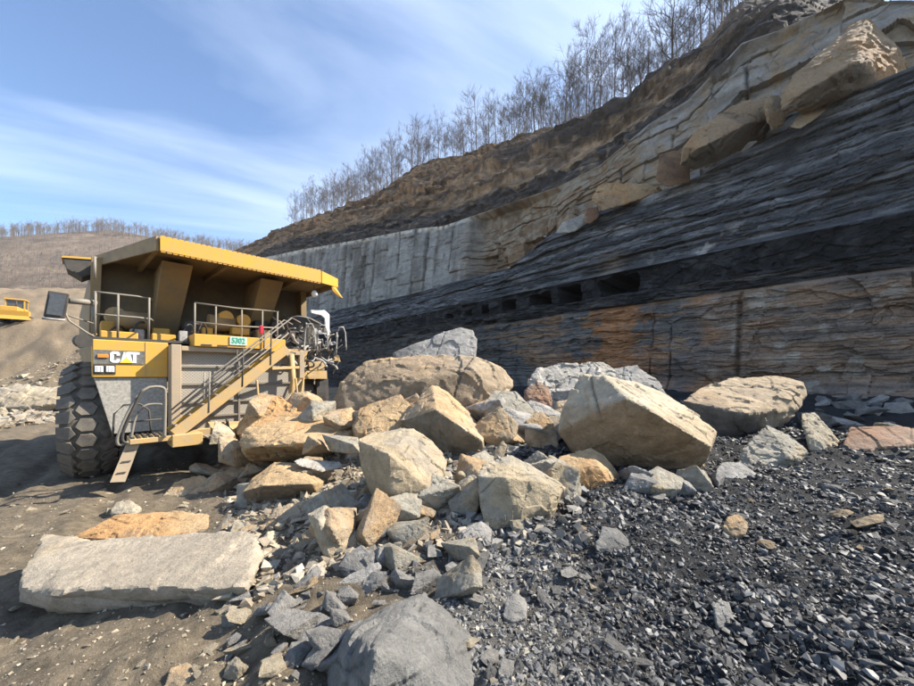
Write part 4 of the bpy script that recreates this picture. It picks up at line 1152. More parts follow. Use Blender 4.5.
for k, (px, py, dd, sz, key) in enumerate(((232, 452, 8.6, .75, 'tan'), (258, 408, 9.6, .8, 'tan'), (300, 404, 9.9, .9, 'tan'), (322, 412, 9.2, .8, 'greytan'), (222, 436, 9.0, .6, 'pale'), (340, 420, 8.6, .7, 'tan'), (312, 446, 7.0, .5, 'tan'), (348, 448, 6.9, .55, 'greytan'))):
    w = PX(px, py, dd)
    o = link('block', BLOCKS[key][k % 5], None, None, tuple(w))
    o.rotation_euler = (.4 * math.sin(k * 3), .4 * math.cos(k * 2), k * 1.3); o.scale = (sz * 1.2, sz, sz)
    tag(o, WORDS[key] + ' leaning against the crushed right front of the truck', 'block', WORDS[key] + 's against the truck front')

# ------------------------------------------------------------------ gravel: far too many to count
def build_gravel(name, label, n, area, coalf, smin, smax, seed, mat='gravel'):
    r = np.random.RandomState(seed)
    base = []
    for k in range(8):       # small angular chips
        bm = bmesh.new()
        for j in range(7):
            v = r.normal(0, 1, 3); v /= np.linalg.norm(v); bm.verts.new((v[0] * .58, v[1] * .52, v[2] * .40))
        res = bmesh.ops.convex_hull(bm, input=bm.verts[:])
        junk = [e for e in set(res['geom_interior'] + res['geom_unused']) if isinstance(e, bmesh.types.BMVert)]
        if junk: bmesh.ops.delete(bm, geom=junk, context='VERTS')
        bmesh.ops.triangulate(bm, faces=bm.faces[:]); bmesh.ops.recalc_face_normals(bm, faces=bm.faces[:])
        bm.verts.index_update()
        base.append((np.array([v.co[:] for v in bm.verts]), np.array([[v.index for v in f.verts] for f in bm.faces])))
        bm.free()
    # denser near the standpoint, thinning with distance
    d = np.exp(r.uniform(np.log(area[0]), np.log(area[1]), n))
    a = np.radians(r.uniform(area[2], area[3], n))
    x = d * np.sin(a); y = d * np.cos(a)
    m = coal_mask(x, y)
    keep = r.uniform(0, 1, n) < coalf(m, x, y)
    x, y, d, m = x[keep], y[keep], d[keep], m[keep]
    n = len(x)
    z = gz(x, y)
    size = smin * (smax / smin) ** (r.uniform(0, 1, n) ** 2.2) * np.clip(0.55 + d * 0.11, .6, 2.6)
    th = r.uniform(0, 6.28, n); ti = r.normal(0, .5, n)
    A = Acc(); CC = []
    which = r.randint(0, 8, n)
    tone = r.uniform(0, 1, n)
    for k in range(8):
        ix = np.where(which == k)[0]
        V, F = base[k]
        W = V[None] * size[ix][:, None, None]
        c, s = np.cos(ti[ix])[:, None], np.sin(ti[ix])[:, None]
        W = np.stack([W[..., 0], W[..., 1] * c - W[..., 2] * s, W[..., 1] * s + W[..., 2] * c], -1)
        c, s = np.cos(th[ix])[:, None], np.sin(th[ix])[:, None]
        W = np.stack([W[..., 0] * c - W[..., 1] * s, W[..., 0] * s + W[..., 1] * c, W[..., 2]], -1)
        W = W + np.stack([x[ix], y[ix], z[ix] + size[ix] * .08], -1)[:, None]
        nv = len(V)
        FF = (F[None] + (np.arange(len(ix)) * nv)[:, None, None]).reshape(-1, 3)
        A.add(W.reshape(-1, 3), FF)
        t = tone[ix][:, None]; mm = m[ix][:, None]
        dark = np.where(t < .54, np.array([[.024, .0235, .023]]), np.where(t < .95, np.array([[.080, .077, .073]]), np.array([[.21, .20, .18]])))
        mid = np.where(t < .3, np.array([[.075, .075, .076]]), np.where(t < .85, np.array([[.19, .185, .17]]), np.array([[.33, .29, .21]])))
        lite = np.where(t < .55, np.array([[.22, .18, .13]]), np.where(t < .85, np.array([[.31, .26, .18]]), np.array([[.33, .29, .225]])))
        k1 = S(.25, .55, mm); k2 = S(.6, .95, mm)
        c_ = lite * (1 - k1) + mid * k1
        c_ = c_ * (1 - k2) + dark * k2
        c_ = c_ * r.uniform(.75, 1.25, (len(ix), 1))
        CC.append(np.repeat(c_, nv, 0))
    me = A.mesh(name, False)
    set_col(me, np.concatenate(CC))
    tag(link(name, me, M[mat]), label, 'gravel', kind='stuff')

def chip_material():
    m, t, b = new_mat('coal_chip')
    at = N(t, 'ShaderNodeAttribute', attribute_name='chip_col', attribute_type='INSTANCER')
    g = N(t, 'ShaderNodeTexCoord')
    n1 = N(t, 'ShaderNodeTexNoise'); L(t, g.outputs['Object'], n1.inputs['Vector']); n1.inputs['Scale'].default_value = 3.0; n1.inputs['Detail'].default_value = 5
    r = N(t, 'ShaderNodeMapRange'); L(t, n1.outputs['Fac'], r.inputs['Value']); r.inputs['To Min'].default_value = .6; r.inputs['To Max'].default_value = 1.4
    vm = N(t, 'ShaderNodeVectorMath', operation='SCALE'); L(t, at.outputs['Color'], vm.inputs[0]); L(t, r.outputs[0], vm.inputs['Scale'])
    L(t, vm.outputs[0], b.inputs['Base Color'])
    b.inputs['Roughness'].default_value = 0.58; b.inputs['Specular IOR Level'].default_value = 0.45
    return m

def build_coal_gravel(n, seed):
    """one ground cover: chip shapes and their resting points in one mesh, spread by geometry nodes"""
    r = np.random.RandomState(seed)
    CV, CF, GID = [], [], []
    off = 0
    for k in range(9):
        bm = bmesh.new()
        for j in range(10):
            v = r.normal(0, 1, 3); v /= np.linalg.norm(v); bm.verts.new((v[0] * .58, v[1] * .5, v[2] * r.choice([.25, .4])))
        res = bmesh.ops.convex_hull(bm, input=bm.verts[:])
        junk = [e for e in set(res['geom_interior'] + res['geom_unused']) if isinstance(e, bmesh.types.BMVert)]
        if junk: bmesh.ops.delete(bm, geom=junk, context='VERTS')
        bmesh.ops.triangulate(bm, faces=bm.faces[:]); bmesh.ops.recalc_face_normals(bm, faces=bm.faces[:]); bm.verts.index_update()
        CV += [v.co[:] for v in bm.verts]; CF += [[v.index + off for v in f.verts] for f in bm.faces]; GID += [k] * len(bm.verts)
        off += len(bm.verts); bm.free()
    d = np.exp(r.uniform(np.log(.95), np.log(18), n)); a = np.radians(r.uniform(-38, 75, n))
    x = d * np.sin(a); y = d * np.cos(a)
    m = coal_mask(x, y)
    keep = r.uniform(0, 1, n) < S(.18, .6, m) * (.7 + .3 * S(-.3, .3, fbm(P3(x, y) * 1.5, 3, 88)))
    x, y, d, m = x[keep], y[keep], d[keep], m[keep]; n = len(x)
    size = .009 * (.080 / .009) ** (r.uniform(0, 1, n) ** 3.2) * np.clip(.55 + d * .13, .6, 2.8)
    # lumps gather in patches, fines in others
    size = size * (1 + .6 * fbm(P3(x, y) * .9, 3, 89))
    z = gz(x, y) + size * .02
    t = r.uniform(0, 1, n)[:, None]; mm = m[:, None]
    dark = np.where(t < .58, np.array([[.021, .0213, .0222]]), np.where(t < .95, np.array([[.072, .072, .073]]), np.array([[.19, .183, .168]])))
    mid = np.where(t < .35, np.array([[.07, .07, .071]]), np.where(t < .9, np.array([[.16, .156, .146]]), np.array([[.28, .25, .19]])))
    k2 = S(.5, .85, mm)
    C = (mid * (1 - k2) + dark * k2) * r.uniform(.7, 1.3, (n, 1))
    nc = off
    me = bpy.data.meshes.new('coal_gravel')
    V = np.concatenate([np.array(CV), np.stack([x, y, z], -1)]).astype(np.float32)
    F = np.array(CF, dtype=np.int32)
    me.vertices.add(len(V)); me.vertices.foreach_set('co', V.ravel())
    me.loops.add(F.size); me.loops.foreach_set('vertex_index', F.ravel())
    me.polygons.add(len(F)); me.polygons.foreach_set('loop_start', np.arange(0, F.size, 3, dtype=np.int32)); me.polygons.foreach_set('loop_total', np.full(len(F), 3, np.int32)); me.polygons.foreach_set('use_smooth', np.zeros(len(F), bool))
    me.update(calc_edges=True)
    def fattr(nm, typ, arr_, key='value'):
        at = me.attributes.new(nm, typ, 'POINT'); at.data.foreach_set(key, np.asarray(arr_, dtype=(np.int32 if typ == 'INT' else np.float32)).ravel())
    fattr('is_chip', 'FLOAT', np.concatenate([np.ones(nc), np.zeros(n)]))
    fattr('gid', 'INT', np.concatenate([np.array(GID), r.randint(0, 9, n)]))
    fattr('size', 'FLOAT', np.concatenate([np.ones(nc), size]))
    fattr('turn', 'FLOAT_VECTOR', np.concatenate([np.zeros((nc, 3)), np.stack([r.normal(0, .45, n), r.normal(0, .45, n), r.uniform(0, 6.28, n)], -1)]), 'vector')
    fattr('chip_col', 'FLOAT_COLOR', np.concatenate([np.ones((nc + n, 3)) * np.concatenate([np.ones((nc, 3)), C]), np.ones((nc + n, 1))], 1), 'color')
    o = link('coal_gravel', me, chip_material())
    ng = bpy.data.node_groups.new('spread_chips', 'GeometryNodeTree')
    ng.interface.new_socket('Geometry', in_out='INPUT', socket_type='NodeSocketGeometry'); ng.interface.new_socket('Geometry', in_out='OUTPUT', socket_type='NodeSocketGeometry')
    gi = ng.nodes.new('NodeGroupInput'); go = ng.nodes.new('NodeGroupOutput')
    def na(nm, typ):
        q_ = ng.nodes.new('GeometryNodeInputNamedAttribute'); q_.data_type = typ; q_.inputs['Name'].default_value = nm; return q_
    cmp_ = ng.nodes.new('FunctionNodeCompare'); cmp_.data_type = 'FLOAT'; cmp_.operation = 'GREATER_THAN'
    fa = na('is_chip', 'FLOAT'); L(ng, fa.outputs['Attribute'], cmp_.inputs[0]); cmp_.inputs[1].default_value = .5
    sp = ng.nodes.new('GeometryNodeSeparateGeometry'); sp.domain = 'POINT'
    L(ng, gi.outputs[0], sp.inputs['Geometry']); L(ng, cmp_.outputs[0], sp.inputs['Selection'])
    si = ng.nodes.new('GeometryNodeSplitToInstances'); si.domain = 'POINT'
    ga = na('gid', 'INT'); L(ng, sp.outputs[0], si.inputs['Geometry']); L(ng, ga.outputs['Attribute'], si.inputs['Group ID'])
    ip = ng.nodes.new('GeometryNodeInstanceOnPoints')
    L(ng, sp.outputs[1], ip.inputs['Points']); L(ng, si.outputs['Instances'], ip.inputs['Instance'])
    ip.inputs['Pick Instance'].default_value = True
    ga2 = na('gid', 'INT'); L(ng, ga2.outputs['Attribute'], ip.inputs['Instance Index'])
    er = ng.nodes.new('FunctionNodeEulerToRotation'); ta = na('turn', 'FLOAT_VECTOR'); L(ng, ta.outputs['Attribute'], er.inputs[0]); L(ng, er.outputs[0], ip.inputs['Rotation'])
    sa_ = na('size', 'FLOAT'); L(ng, sa_.outputs['Attribute'], ip.inputs['Scale'])
    L(ng, ip.outputs[0], go.inputs[0])
    md = o.modifiers.new('spread_chips', 'NODES'); md.node_group = ng
    tag(o, 'loose black coal and shale gravel covering the ground', 'gravel', kind='stuff')
build_coal_gravel(330000, 3)
build_gravel('dirt_gravel', 'scattered pale grit and pebbles on the brown dirt', 10000, (1.5, 14, -62, 5), lambda m, x, y: 1 - S(.3, .7, m) * .9 - .45 * S(-2, -5, x), .010, .05, 4)
build_gravel('spoil_clods', 'brown clods and broken rock covering the spoil heap', 9000, (30, 62, -64, -38), lambda m, x, y: 1 + 0 * m, .045, .30, 8)
build_gravel('rubble_gravel', 'crushed rock filling the gaps between the fallen boulders', 13000, (3.5, 13, -33, 20), lambda m, x, y: 1 + 0 * m, .018, .20, 6)

# ------------------------------------------------------------------ machine parts: helpers in truck coordinates (across, forward, up)
class MB:
    """collects boxes, bars and tubes into ONE part"""
    def __init__(s): s.bm = bmesh.new()
    def hexa(s, c):
        v = [s.bm.verts.new((p[0], -p[1], p[2])) for p in c]
        for f in ((0, 1, 2, 3), (4, 5, 6, 7), (0, 1, 5, 4), (1, 2, 6, 5), (2, 3, 7, 6), (3, 0, 4, 7)):
            s.bm.faces.new([v[i] for i in f])
        return s
    def box(s, a0, a1, b0, b1, z0, z1):
        return s.hexa([(a0, b0, z0), (a1, b0, z0), (a1, b1, z0), (a0, b1, z0), (a0, b0, z1), (a1, b0, z1), (a1, b1, z1), (a0, b1, z1)])
    def bar(s, p, q, w, h, up=(0, 0, 1)):
        p = Vector(p); q = Vector(q); d = (q - p).normalized(); u = Vector(up)
        x = d.cross(u)
        if x.length < 1e-4: x = d.cross(Vector((1, 0, 0)))
        x.normalize(); y = x.cross(d).normalized()
        c = []
        for e in (p, q):
            for sx, sy in ((-1, -1), (1, -1), (1, 1), (-1, 1)):
                c.append(tuple(e + x * (sx * w / 2) + y * (sy * h / 2)))
        return s.hexa(c)
    def prism(s, poly, d):
        """poly: list of 3D points (planar), d: extrusion vector"""
        n = len(poly)
        a = [s.bm.verts.new((p[0], -p[1], p[2])) for p in poly]
        b = [s.bm.verts.new((p[0] + d[0], -(p[1] + d[1]), p[2] + d[2])) for p in poly]
        s.bm.faces.new(a); s.bm.faces.new(b[::-1])
        for i in range(n):
            j = (i + 1) % n
            s.bm.faces.new((a[i], b[i], b[j], a[j]))
        return s
    def tube(s, pts, r, sides=7, smooth_n=0):
        pts = [np.array(p, float) for p in pts]
        for k in range(smooth_n):       # rounded bends
            q = [pts[0]]
            for i in range(len(pts) - 1):
                q.append(pts[i] * .75 + pts[i + 1] * .25); q.append(pts[i] * .25 + pts[i + 1] * .75)
            q.append(pts[-1]); pts = q
        V, F = tube_np(np.array(pts), np.full(len(pts), r), sides)
        vs = [s.bm.verts.new((p[0], -p[1], p[2])) for p in V]
        for f in F:
            try: s.bm.faces.new([vs[i] for i in f]).smooth = True
            except ValueError: pass
        for e in (0, len(pts) - 1):
            try: s.bm.faces.new([vs[e * sides + i] for i in range(sides)])
            except ValueError: pass
        return s
    def lathe_a(s, prof, sides=40, c=(0, 0, 0)):
        """profile (across, radius) turned about the across axis"""
        rows = []
        for a, r in prof:
            rows.append([s.bm.verts.new((c[0] + a, -(c[1] + r * math.cos(t)), c[2] + r * math.sin(t))) for t in (2 * PI * k / sides for k in range(sides))])
        for i in range(len(rows) - 1):
            for k in range(sides):
                s.bm.faces.new((rows[i][k], rows[i][(k + 1) % sides], rows[i + 1][(k + 1) % sides], rows[i + 1][k])).smooth = True
        for rw in (rows[0], rows[-1]): s.bm.faces.new(rw)
        return s
    def jitter(s, amt, seed, cuts=3, freq=2.0):
        """dents: subdivide and push about"""
        bmesh.ops.subdivide_edges(s.bm, edges=s.bm.edges[:], cuts=cuts, use_grid_fill=True)
        co = np.array([v.co[:] for v in s.bm.verts])
        for k in range(3):
            d = fbm(co * freq + 31 * k, 2, seed + k) * amt
            for v, e in zip(s.bm.verts, d): v.co[k] += e
        return s
    def build(s, name, mat, parent, bevel=0.0, org=None, label=None):
        bmesh.ops.recalc_face_normals(s.bm, faces=s.bm.faces[:])
        if bevel > 0:
            ed = [e for e in s.bm.edges if len(e.link_faces) == 2 and e.calc_face_angle(0) > .6]
            bmesh.ops.bevel(s.bm, geom=ed, offset=bevel, segments=1, affect='EDGES', clamp_overlap=True)
        me = bpy.data.meshes.new(name)
        if org is not None:
            bmesh.ops.translate(s.bm, verts=s.bm.verts[:], vec=(-org[0], org[1], -org[2]))
        s.bm.to_mesh(me); s.bm.free()
        o = link(name, me, M[mat] if isinstance(mat, str) else mat, parent)
        if org is not None: o.location = (org[0], -org[1], org[2])
        if label: o['label'] = label
        return o

# ------------------------------------------------------------------ the wrecked haul truck
TA = math.radians(46)
t2 = np.array([math.cos(TA), math.sin(TA)]); n2 = np.array([t2[1], -t2[0]])
tc_ = t2 * 3.2 - n2 * 12.25
truck = empty('haul_truck', (tc_[0], tc_[1], 0.0), TA)
tag(truck, 'wrecked yellow mining haul truck with wide canopy, crushed cab and leaning stairs', 'haul truck')

def tyre(a, b, z, steer=0.0, lugs=True, R=1.56, W=.92):
    prof = []
    for k in range(13):       # rounded carcass
        u = -1 + 2 * k / 12
        prof.append((u * W / 2, R - .075 - .13 * abs(u) ** 5))
    prof = [(-W / 2 * .93, .80), (-W / 2 * 1.04, 1.0), (-W / 2 * 1.06, 1.22)] + prof + [(W / 2 * 1.06, 1.22), (W / 2 * 1.04, 1.0), (W / 2 * .93, .80)]
    ty = MB().lathe_a(prof, 56).build('tyre', 'rubber', truck)
    ty.location = (a, -b, z); ty.rotation_euler = (0, 0, steer)
    rim = MB().lathe_a([(-.40, .80), (-.40, .70), (-.20, .62), (-.14, .30), (-.30, .26), (-.30, .0001)], 30).build('rim', 'tan', ty)
    MB().lathe_a([(.40, .80), (.40, .70), (.20, .62), (.14, .30), (.30, .26), (.30, .0001)], 30).build('rim', 'tan', ty)
    if lugs:
        nl = 25
        def lug(poly, r0, r1):
            mb = MB()
            n = len(poly)
            inner = [mb.bm.verts.new((p[0], -math.cos(p[1] / R) * r0, math.sin(p[1] / R) * r0)) for p in poly]
            cxx = sum(p[0] for p in poly) / n; cyy = sum(p[1] for p in poly) / n
            outer = []
            for p in poly:
                q = (cxx + (p[0] - cxx) * .9, cyy + (p[1] - cyy) * .9)
                rr = r1 - .11 * (abs(q[0]) / (W / 2)) ** 5
                outer.append(mb.bm.verts.new((q[0], -math.cos(q[1] / R) * rr, math.sin(q[1] / R) * rr)))
            mb.bm.faces.new(outer)
            for i in range(n):
                j = (i + 1) % n
                mb.bm.faces.new((inner[i], inner[j], outer[j], outer[i]))
            bmesh.ops.recalc_face_normals(mb.bm, faces=mb.bm.faces[:])
            me = bpy.data.meshes.new('tread_lug'); mb.bm.to_mesh(me); mb.bm.free()
            me.materials.append(M['lug'])
            return me
        pit = 2 * PI * R / nl; h = pit * .43
        hexm = lug([(-.21, -h * .25), (-.10, -h), (.12, -h), (.21, h * .25), (.10, h), (-.12, h)], R - .11, R)
        lm = lug([(-.53, -h * .9), (-.30, -h), (-.17, -h * .2), (-.27, h), (-.53, h * .9)], R - .2, R - .005)
        rm = lug([(.53, -h * .9), (.30, -h), (.20, 0.0), (.27, h), (.53, h * .9)], R - .2, R - .005)
        for k in range(nl):
            an = 2 * PI * k / nl
            for me, off in ((hexm, 0), (lm, .5), (rm, .5)):
                o = link('tread_lug', me, None, ty)
                o.rotation_euler = (an + off * 2 * PI / nl, 0, 0)
    return ty
tyre(-3.05, -1.75, 1.50, math.radians(-4))
tyre(2.22, -1.75, 1.50, math.radians(5))
for a in (-2.75, -1.75, 1.75, 2.75):
    tyre(a, -7.6, 1.50, 0, False)

T = truck
# frame, axle, engine
MB().box(-1.35, -.95, -9.2, .15, 1.05, 1.75).build('frame_rail', 'dark', T)
MB().box(.95, 1.35, -9.2, .15, 1.05, 1.75).build('frame_rail', 'dark', T)
MB().tube([(-2.7, -1.75, 1.5), (2.1, -1.75, 1.5)], .26, 12).build('front_axle', 'dark', T)
MB().tube([(-2.6, -7.6, 1.5), (2.6, -7.6, 1.5)], .45, 12).build('rear_axle', 'dark', T)
MB().box(-1.2, 1.5, -2.4, .12, 1.3, 3.3).build('engine_block', 'dark', T)
MB().box(-1.7, 1.75, -.35, .30, .95, 1.22).build('bumper', 'yellow_dusty', T, .02)
# front fender with name plate and lamps
fend = MB().box(-3.07, -1.64, -1.5, 0.0, 2.64, 3.56).build('front_fender', 'yellow', T, .02, label='yellow fender panel with dark name plate')
MB().box(-2.105, -2.085, 0.0, .012, 2.66, 3.55).build('seam_strip', 'yellow_dusty', fend)
plate = MB().box(-3.05, -2.12, .001, .018, 2.97, 3.31).build('name_plate', 'plate', fend)
def letter(polys, name, mat, parent, x0, z0, h, b0, b1):
    mb = MB()
    for poly in polys:
        mb.prism([(x0 + p[0] * h, b0, z0 + p[1] * h) for p in poly], (0, b1 - b0, 0))
    return mb.build(name, mat, parent)
LZ, LH = 3.005, .275
letter([[(.0, .15), (.15, 0), (.15, .22), (.24, .3), (.24, .7), (.15, .78), (.15, 1), (0, .85)],
        [(.15, .0), (.5, 0), (.64, .13), (.64, .36), (.42, .36), (.42, .22), (.15, .22)],
        [(.15, 1), (.5, 1), (.64, .87), (.64, .64), (.42, .64), (.42, .78), (.15, .78)]], 'letter_c', 'lettering', fend, -2.76, LZ, LH, .019, .030)
letter([[(.0, 0), (.26, 0), (.47, 1), (.22, 1)], [(.47, 1), (.22, 1), (.60, 0), (.84, 0), (.62, 1)], [(.22, .18), (.64, .18), (.6, .36), (.26, .36)]], 'letter_a', 'lettering', fend, -2.575, LZ, LH, .019, .028)
letter([[(.0, .78), (.66, .78), (.66, 1), (0, 1)], [(.21, 0), (.45, 0), (.45, .78), (.21, .78)]], 'letter_t', 'lettering', fend, -2.40, LZ, LH, .019, .0295)
letter([[(0, 0), (1.0, 0), (.5, .52)]], 'yellow_triangle', 'triangle', fend, -2.595, LZ - .003, LH * .92, .0305, .036)
MB().box(-2.985, -2.79, .019, .05, 3.115, 3.205).build('marker_lamp', 'orange', fend, .01)
lr = MB().box(-3.055, -2.66, -.02, .02, 2.72, 2.955).build('lamp_recess', 'dark', fend)
for a in (-3.03, -2.835):
    h_ = MB().box(a, a + .15, .021, .05, 2.765, 2.915).build('headlight', 'lamp', fend, .02)
    MB().box(a - .012, a + .162, .0205, .035, 2.752, 2.928).build('headlight_bezel', 'dark', h_, .006)
    for q_ in range(2):
        MB().box(a + .04 + q_ * .06, a + .05 + q_ * .06, .0505, .054, 2.77, 2.91).build('lens_rib', 'ash', h_)
# lower dusty panel, slanted on its outer edge
MB().prism([(-3.04, -.06, 2.635), (-1.655, -.06, 2.635), (-1.655, -.06, 1.24), (-2.72, -.06, 1.24)], (0, -.5, 0)).build('lower_panel', 'grey_panel', T, .01, label='grey dust-speckled lower panel')
# post, header beams, radiator screen
MB().box(-1.64, -1.42, -.05, .45, 1.18, 3.50).build('radiator_post', 'tan', T, .015)
MB().box(1.68, 1.84, -.05, .40, 1.5, 3.50).build('radiator_post', 'tan', T, .015)
MB().box(-1.42, 1.68, .05, .42, 3.34, 3.47).build('header_beam', 'tan', T, .015)
gr = MB().box(-1.42, 1.68, .12, .20, 1.22, 3.34).build('radiator_screen', 'grille', T)
for z in (2.93, 2.45, 1.95, 1.55):
    MB().box(-1.42, 1.68, .20, .26, z - .025, z + .025).build('screen_bar', 'rail', gr)
MB().box(-.05, .0, .20, .27, 1.22, 3.34).build('screen_bar', 'rail', gr)
MB().box(-1.16, 1.20, -.3, .50, 3.475, 3.81).build('deck_beam', 'yellow', T, .015)
for a in (-1.0, -.62):
    MB().box(a, a + .24, .50, .512, 3.50, 3.54).build('beam_slot', 'dark', T)
sg = MB().box(-.33, .10, .505, .53, 3.56, 3.80).build('number_sign', 'sign', T, label='pale sign with green number')
def digits(txt, parent):
    cu = bpy.data.curves.new('number', 'FONT'); cu.body = txt; cu.size = .22; cu.offset = .006; cu.extrude = .004; cu.align_x = 'CENTER'; cu.align_y = 'CENTER'
    ob = bpy.data.objects.new('tmp', cu); COL.objects.link(ob)
    me = bpy.data.meshes.new_from_object(ob.evaluated_get(bpy.context.evaluated_depsgraph_get()))
    bpy.data.objects.remove(ob)
    me.name = 'sign_number'
    o = link('sign_number', me, M['sign_ink'], parent)
    o.rotation_euler = (PI / 2, 0, 0); o.location = (-.115, -.536, 3.68); o.scale = (.78, 1, 1)
digits('5302', sg)
# deck, kerb, railing
MB().box(-3.10, 3.0, -2.3, -.02, 3.565, 3.63).build('deck', 'dark', T)
def rail_post(a, b, z0=3.63, z1=4.72): return MB().tube([(a, b, z0), (a + .01, b, z1)], .024, 7).build('railing_post', 'rail', T)
for a in (-3.02, -2.62, -2.03, -1.05, -.55, .12, .70, 1.15): rail_post(a, -.06, 3.63, 4.72 + .03 * max(0, a))
for z in (4.71, 4.17):
    MB().tube([(-3.02, -.06, z), (-2.0, -.06, z + .01), (-1.9, -.5, z)], .022, 7, 1).build('handrail', 'rail', T)
    MB().tube([(-1.05, -.06, z + .02), (0, -.04, z), (1.2, -.06, z + .06)], .022, 7).build('handrail', 'rail', T)
    MB().tube([(-3.02, -.06, z), (-3.05, -2.2, z)], .022, 7).build('handrail', 'rail', T)
for a in (-3.03, -3.045): rail_post(a, -1.1 if a == -3.03 else -2.2)
for (a0, a1, b, z0, z1, m) in ((-2.92, -2.2, -.55, 3.63, 3.83, 'yellow'), (-1.92, -1.40, -.55, 3.63, 3.84, 'yellow'), (-.62, .62, -.95, 3.70, 3.98, 'yellow'), (-2.75, -1.9, -1.5, 3.63, 4.2, 'body'), (.0, .8, -1.5, 3.63, 4.45, 'body'), (-.9, -.35, -1.4, 3.63, 4.35, 'body')):
    MB().box(a0, a1, b - .4, b, z0, z1).build('deck_box', m, T, .02)
MB().box(-1.38, -1.2, -.3, -.12, 3.63, 3.92).build('control_box', 'ash', T, .01)
for k, a in enumerate((-1.28, -1.1, -.95)):
    MB().tube([(a, -.2, 3.9), (a + .1, -.2, 4.15 + .05 * k), (a + .25, -.35, 4.1), (a + .3, -.7, 3.8)], .022, 6, 2).build('hose', 'dark', T)
MB().box(.58, .70, .0, .10, 3.98, 4.25).build('warning_light', 'red', T, .03)
for k, (a, z) in enumerate(((-2.3, 4.2), (-.15, 4.35))):       # air cleaners on the deck
    MB().tube([(a - .35, -1.2, z), (a + .35, -1.2, z)], .26, 14).build('air_cleaner', 'body', T)
# machinery crowded on the deck under the canopy
for (a0, a1, b0, b1, z0, z1, m) in ((-2.9, -2.45, -2.1, -1.2, 3.63, 4.15, 'yellow'), (-1.85, -1.45, -1.9, -1.1, 3.63, 4.05, 'yellow'), (.05, .55, -1.1, -.75, 3.98, 4.22, 'yellow'), (-.75, -.45, -1.2, -.8, 3.63, 4.15, 'yellow'),
                                    (.75, 1.15, -1.2, -.6, 3.63, 4.2, 'yellow_dusty'), (-1.1, -.8, -1.0, -.6, 3.63, 4.0, 'dark'), (.9, 1.3, -2.0, -1.4, 3.63, 4.6, 'dark'), (-2.35, -2.05, -1.0, -.75, 3.63, 3.95, 'ash')):
    MB().box(a0, a1, b0, b1, z0, z1).build('deck_housing', m, T, .03)
for a, b, z, r_, m in ((-.05, -1.35, 4.55, .20, 'yellow'), (.45, -1.35, 4.5, .20, 'yellow'), (-2.6, -1.7, 4.35, .22, 'yellow_dusty'), (-.9, -1.7, 4.2, .18, 'dark')):
    MB().tube([(a, b - .35, z), (a, b + .35, z)], r_, 14).build('filter_canister', m, T)
for k in range(9):
    a = -2.8 + k * .47; zz0 = 3.9 + .2 * math.sin(k * 2.1)
    MB().tube([(a, -.7, 3.64), (a + .08, -.75, zz0), (a + .3, -.95, zz0 + .15), (a + .42, -1.25, 3.8)], .026, 6, 2).build('hose', 'dark', T)
# stairway across the radiator
sa, sb_ = (-1.66, 1.24), (1.02, 3.50)
for b in (1.12, .58):
    MB().bar((sa[0], b, sa[1]), (sb_[0], b, sb_[1]), .05, .27).build('stair_stringer', 'yellow' if b < 1 else 'yellow_dusty', T, .006)
for k in range(9):
    f = (k + .6) / 9.3
    a = sa[0] + (sb_[0] - sa[0]) * f; z = sa[1] + (sb_[1] - sa[1]) * f + .05
    MB().box(a - .15, a + .15, .61, 1.09, z - .02, z + .02).build('stair_tread', 'tan', T)
for b, rm in ((1.14, 'rail'), (.55, 'rail')):
    for f in (.26, .55, .82):
        a = sa[0] + (sb_[0] - sa[0]) * f; z = sa[1] + (sb_[1] - sa[1]) * f
        MB().tube([(a, b, z - .1), (a + .03, b, z + .95)], .022, 6).build('stair_rail_post', 'dark' if f > .3 else rm, T)
    MB().tube([(sa[0] + .0, b, sa[1] + .55), (sa[0] + 1.2, b, sa[1] + 1.72), (1.15, b, 4.42), (1.4, b, 4.30)], .022, 6).build('stair_handrail', rm, T)
    MB().tube([(sa[0] + .2, b, sa[1] + .45), (1.05, b, 3.95)], .018, 6).build('stair_handrail', rm, T)
# bottom landing with hoops and the hanging step
MB().box(-2.48, -1.66, .35, 1.16, 1.10, 1.22).build('landing', 'yellow_dusty', T, .01)
MB().box(-1.72, -1.10, .5, 1.22, .93, 1.235).build('landing_block', 'yellow_dusty', T, .015)
for k in range(7):
    MB().box(-2.44 + k * .11, -2.39 + k * .11, .38, 1.12, 1.22, 1.25).build('landing_grip', 'dark', T)
MB().tube([(-2.50, 1.2, 1.18), (-2.70, 1.22, 1.10), (-2.66, 1.22, 1.45), (-2.30, 1.22, 2.40), (-1.86, 1.2, 2.44), (-1.84, 1.2, 2.2), (-1.86, 1.2, 1.2)], .032, 8, 2).build('hoop_rail', 'rail', T)
MB().tube([(-2.52, 1.24, 1.15), (-2.62, 1.25, 1.22), (-2.58, 1.25, 1.5), (-2.26, 1.25, 2.36)], .028, 8, 2).build('hoop_rail', 'dark', T)
MB().tube([(-2.44, .9, 1.2), (-2.36, .9, 1.75), (-2.2, .9, 1.98), (-2.02, .9, 2.0), (-1.88, .95, 1.98)], .026, 8, 2).build('hoop_rail', 'rail', T)
MB().tube([(-2.74, .6, 1.2), (-2.70, .6, 1.98), (-2.1, .6, 2.0), (-2.05, .6, 1.3)], .022, 8, 1).build('hoop_rail', 'dark', T)
MB().tube([(-2.48, .9, 1.60), (-1.88, .9, 1.62)], .02, 8).build('hoop_rail', 'dark', T)
stp = MB().hexa([(-2.80, 1.06, .30), (-2.55, 1.06, .26), (-2.55, 1.10, .26), (-2.80, 1.10, .30), (-2.52, 1.0, 1.12), (-2.28, 1.0, 1.12), (-2.28, 1.04, 1.12), (-2.52, 1.04, 1.12)]).jitter(.015, 4).build('hanging_step', 'tan', T)
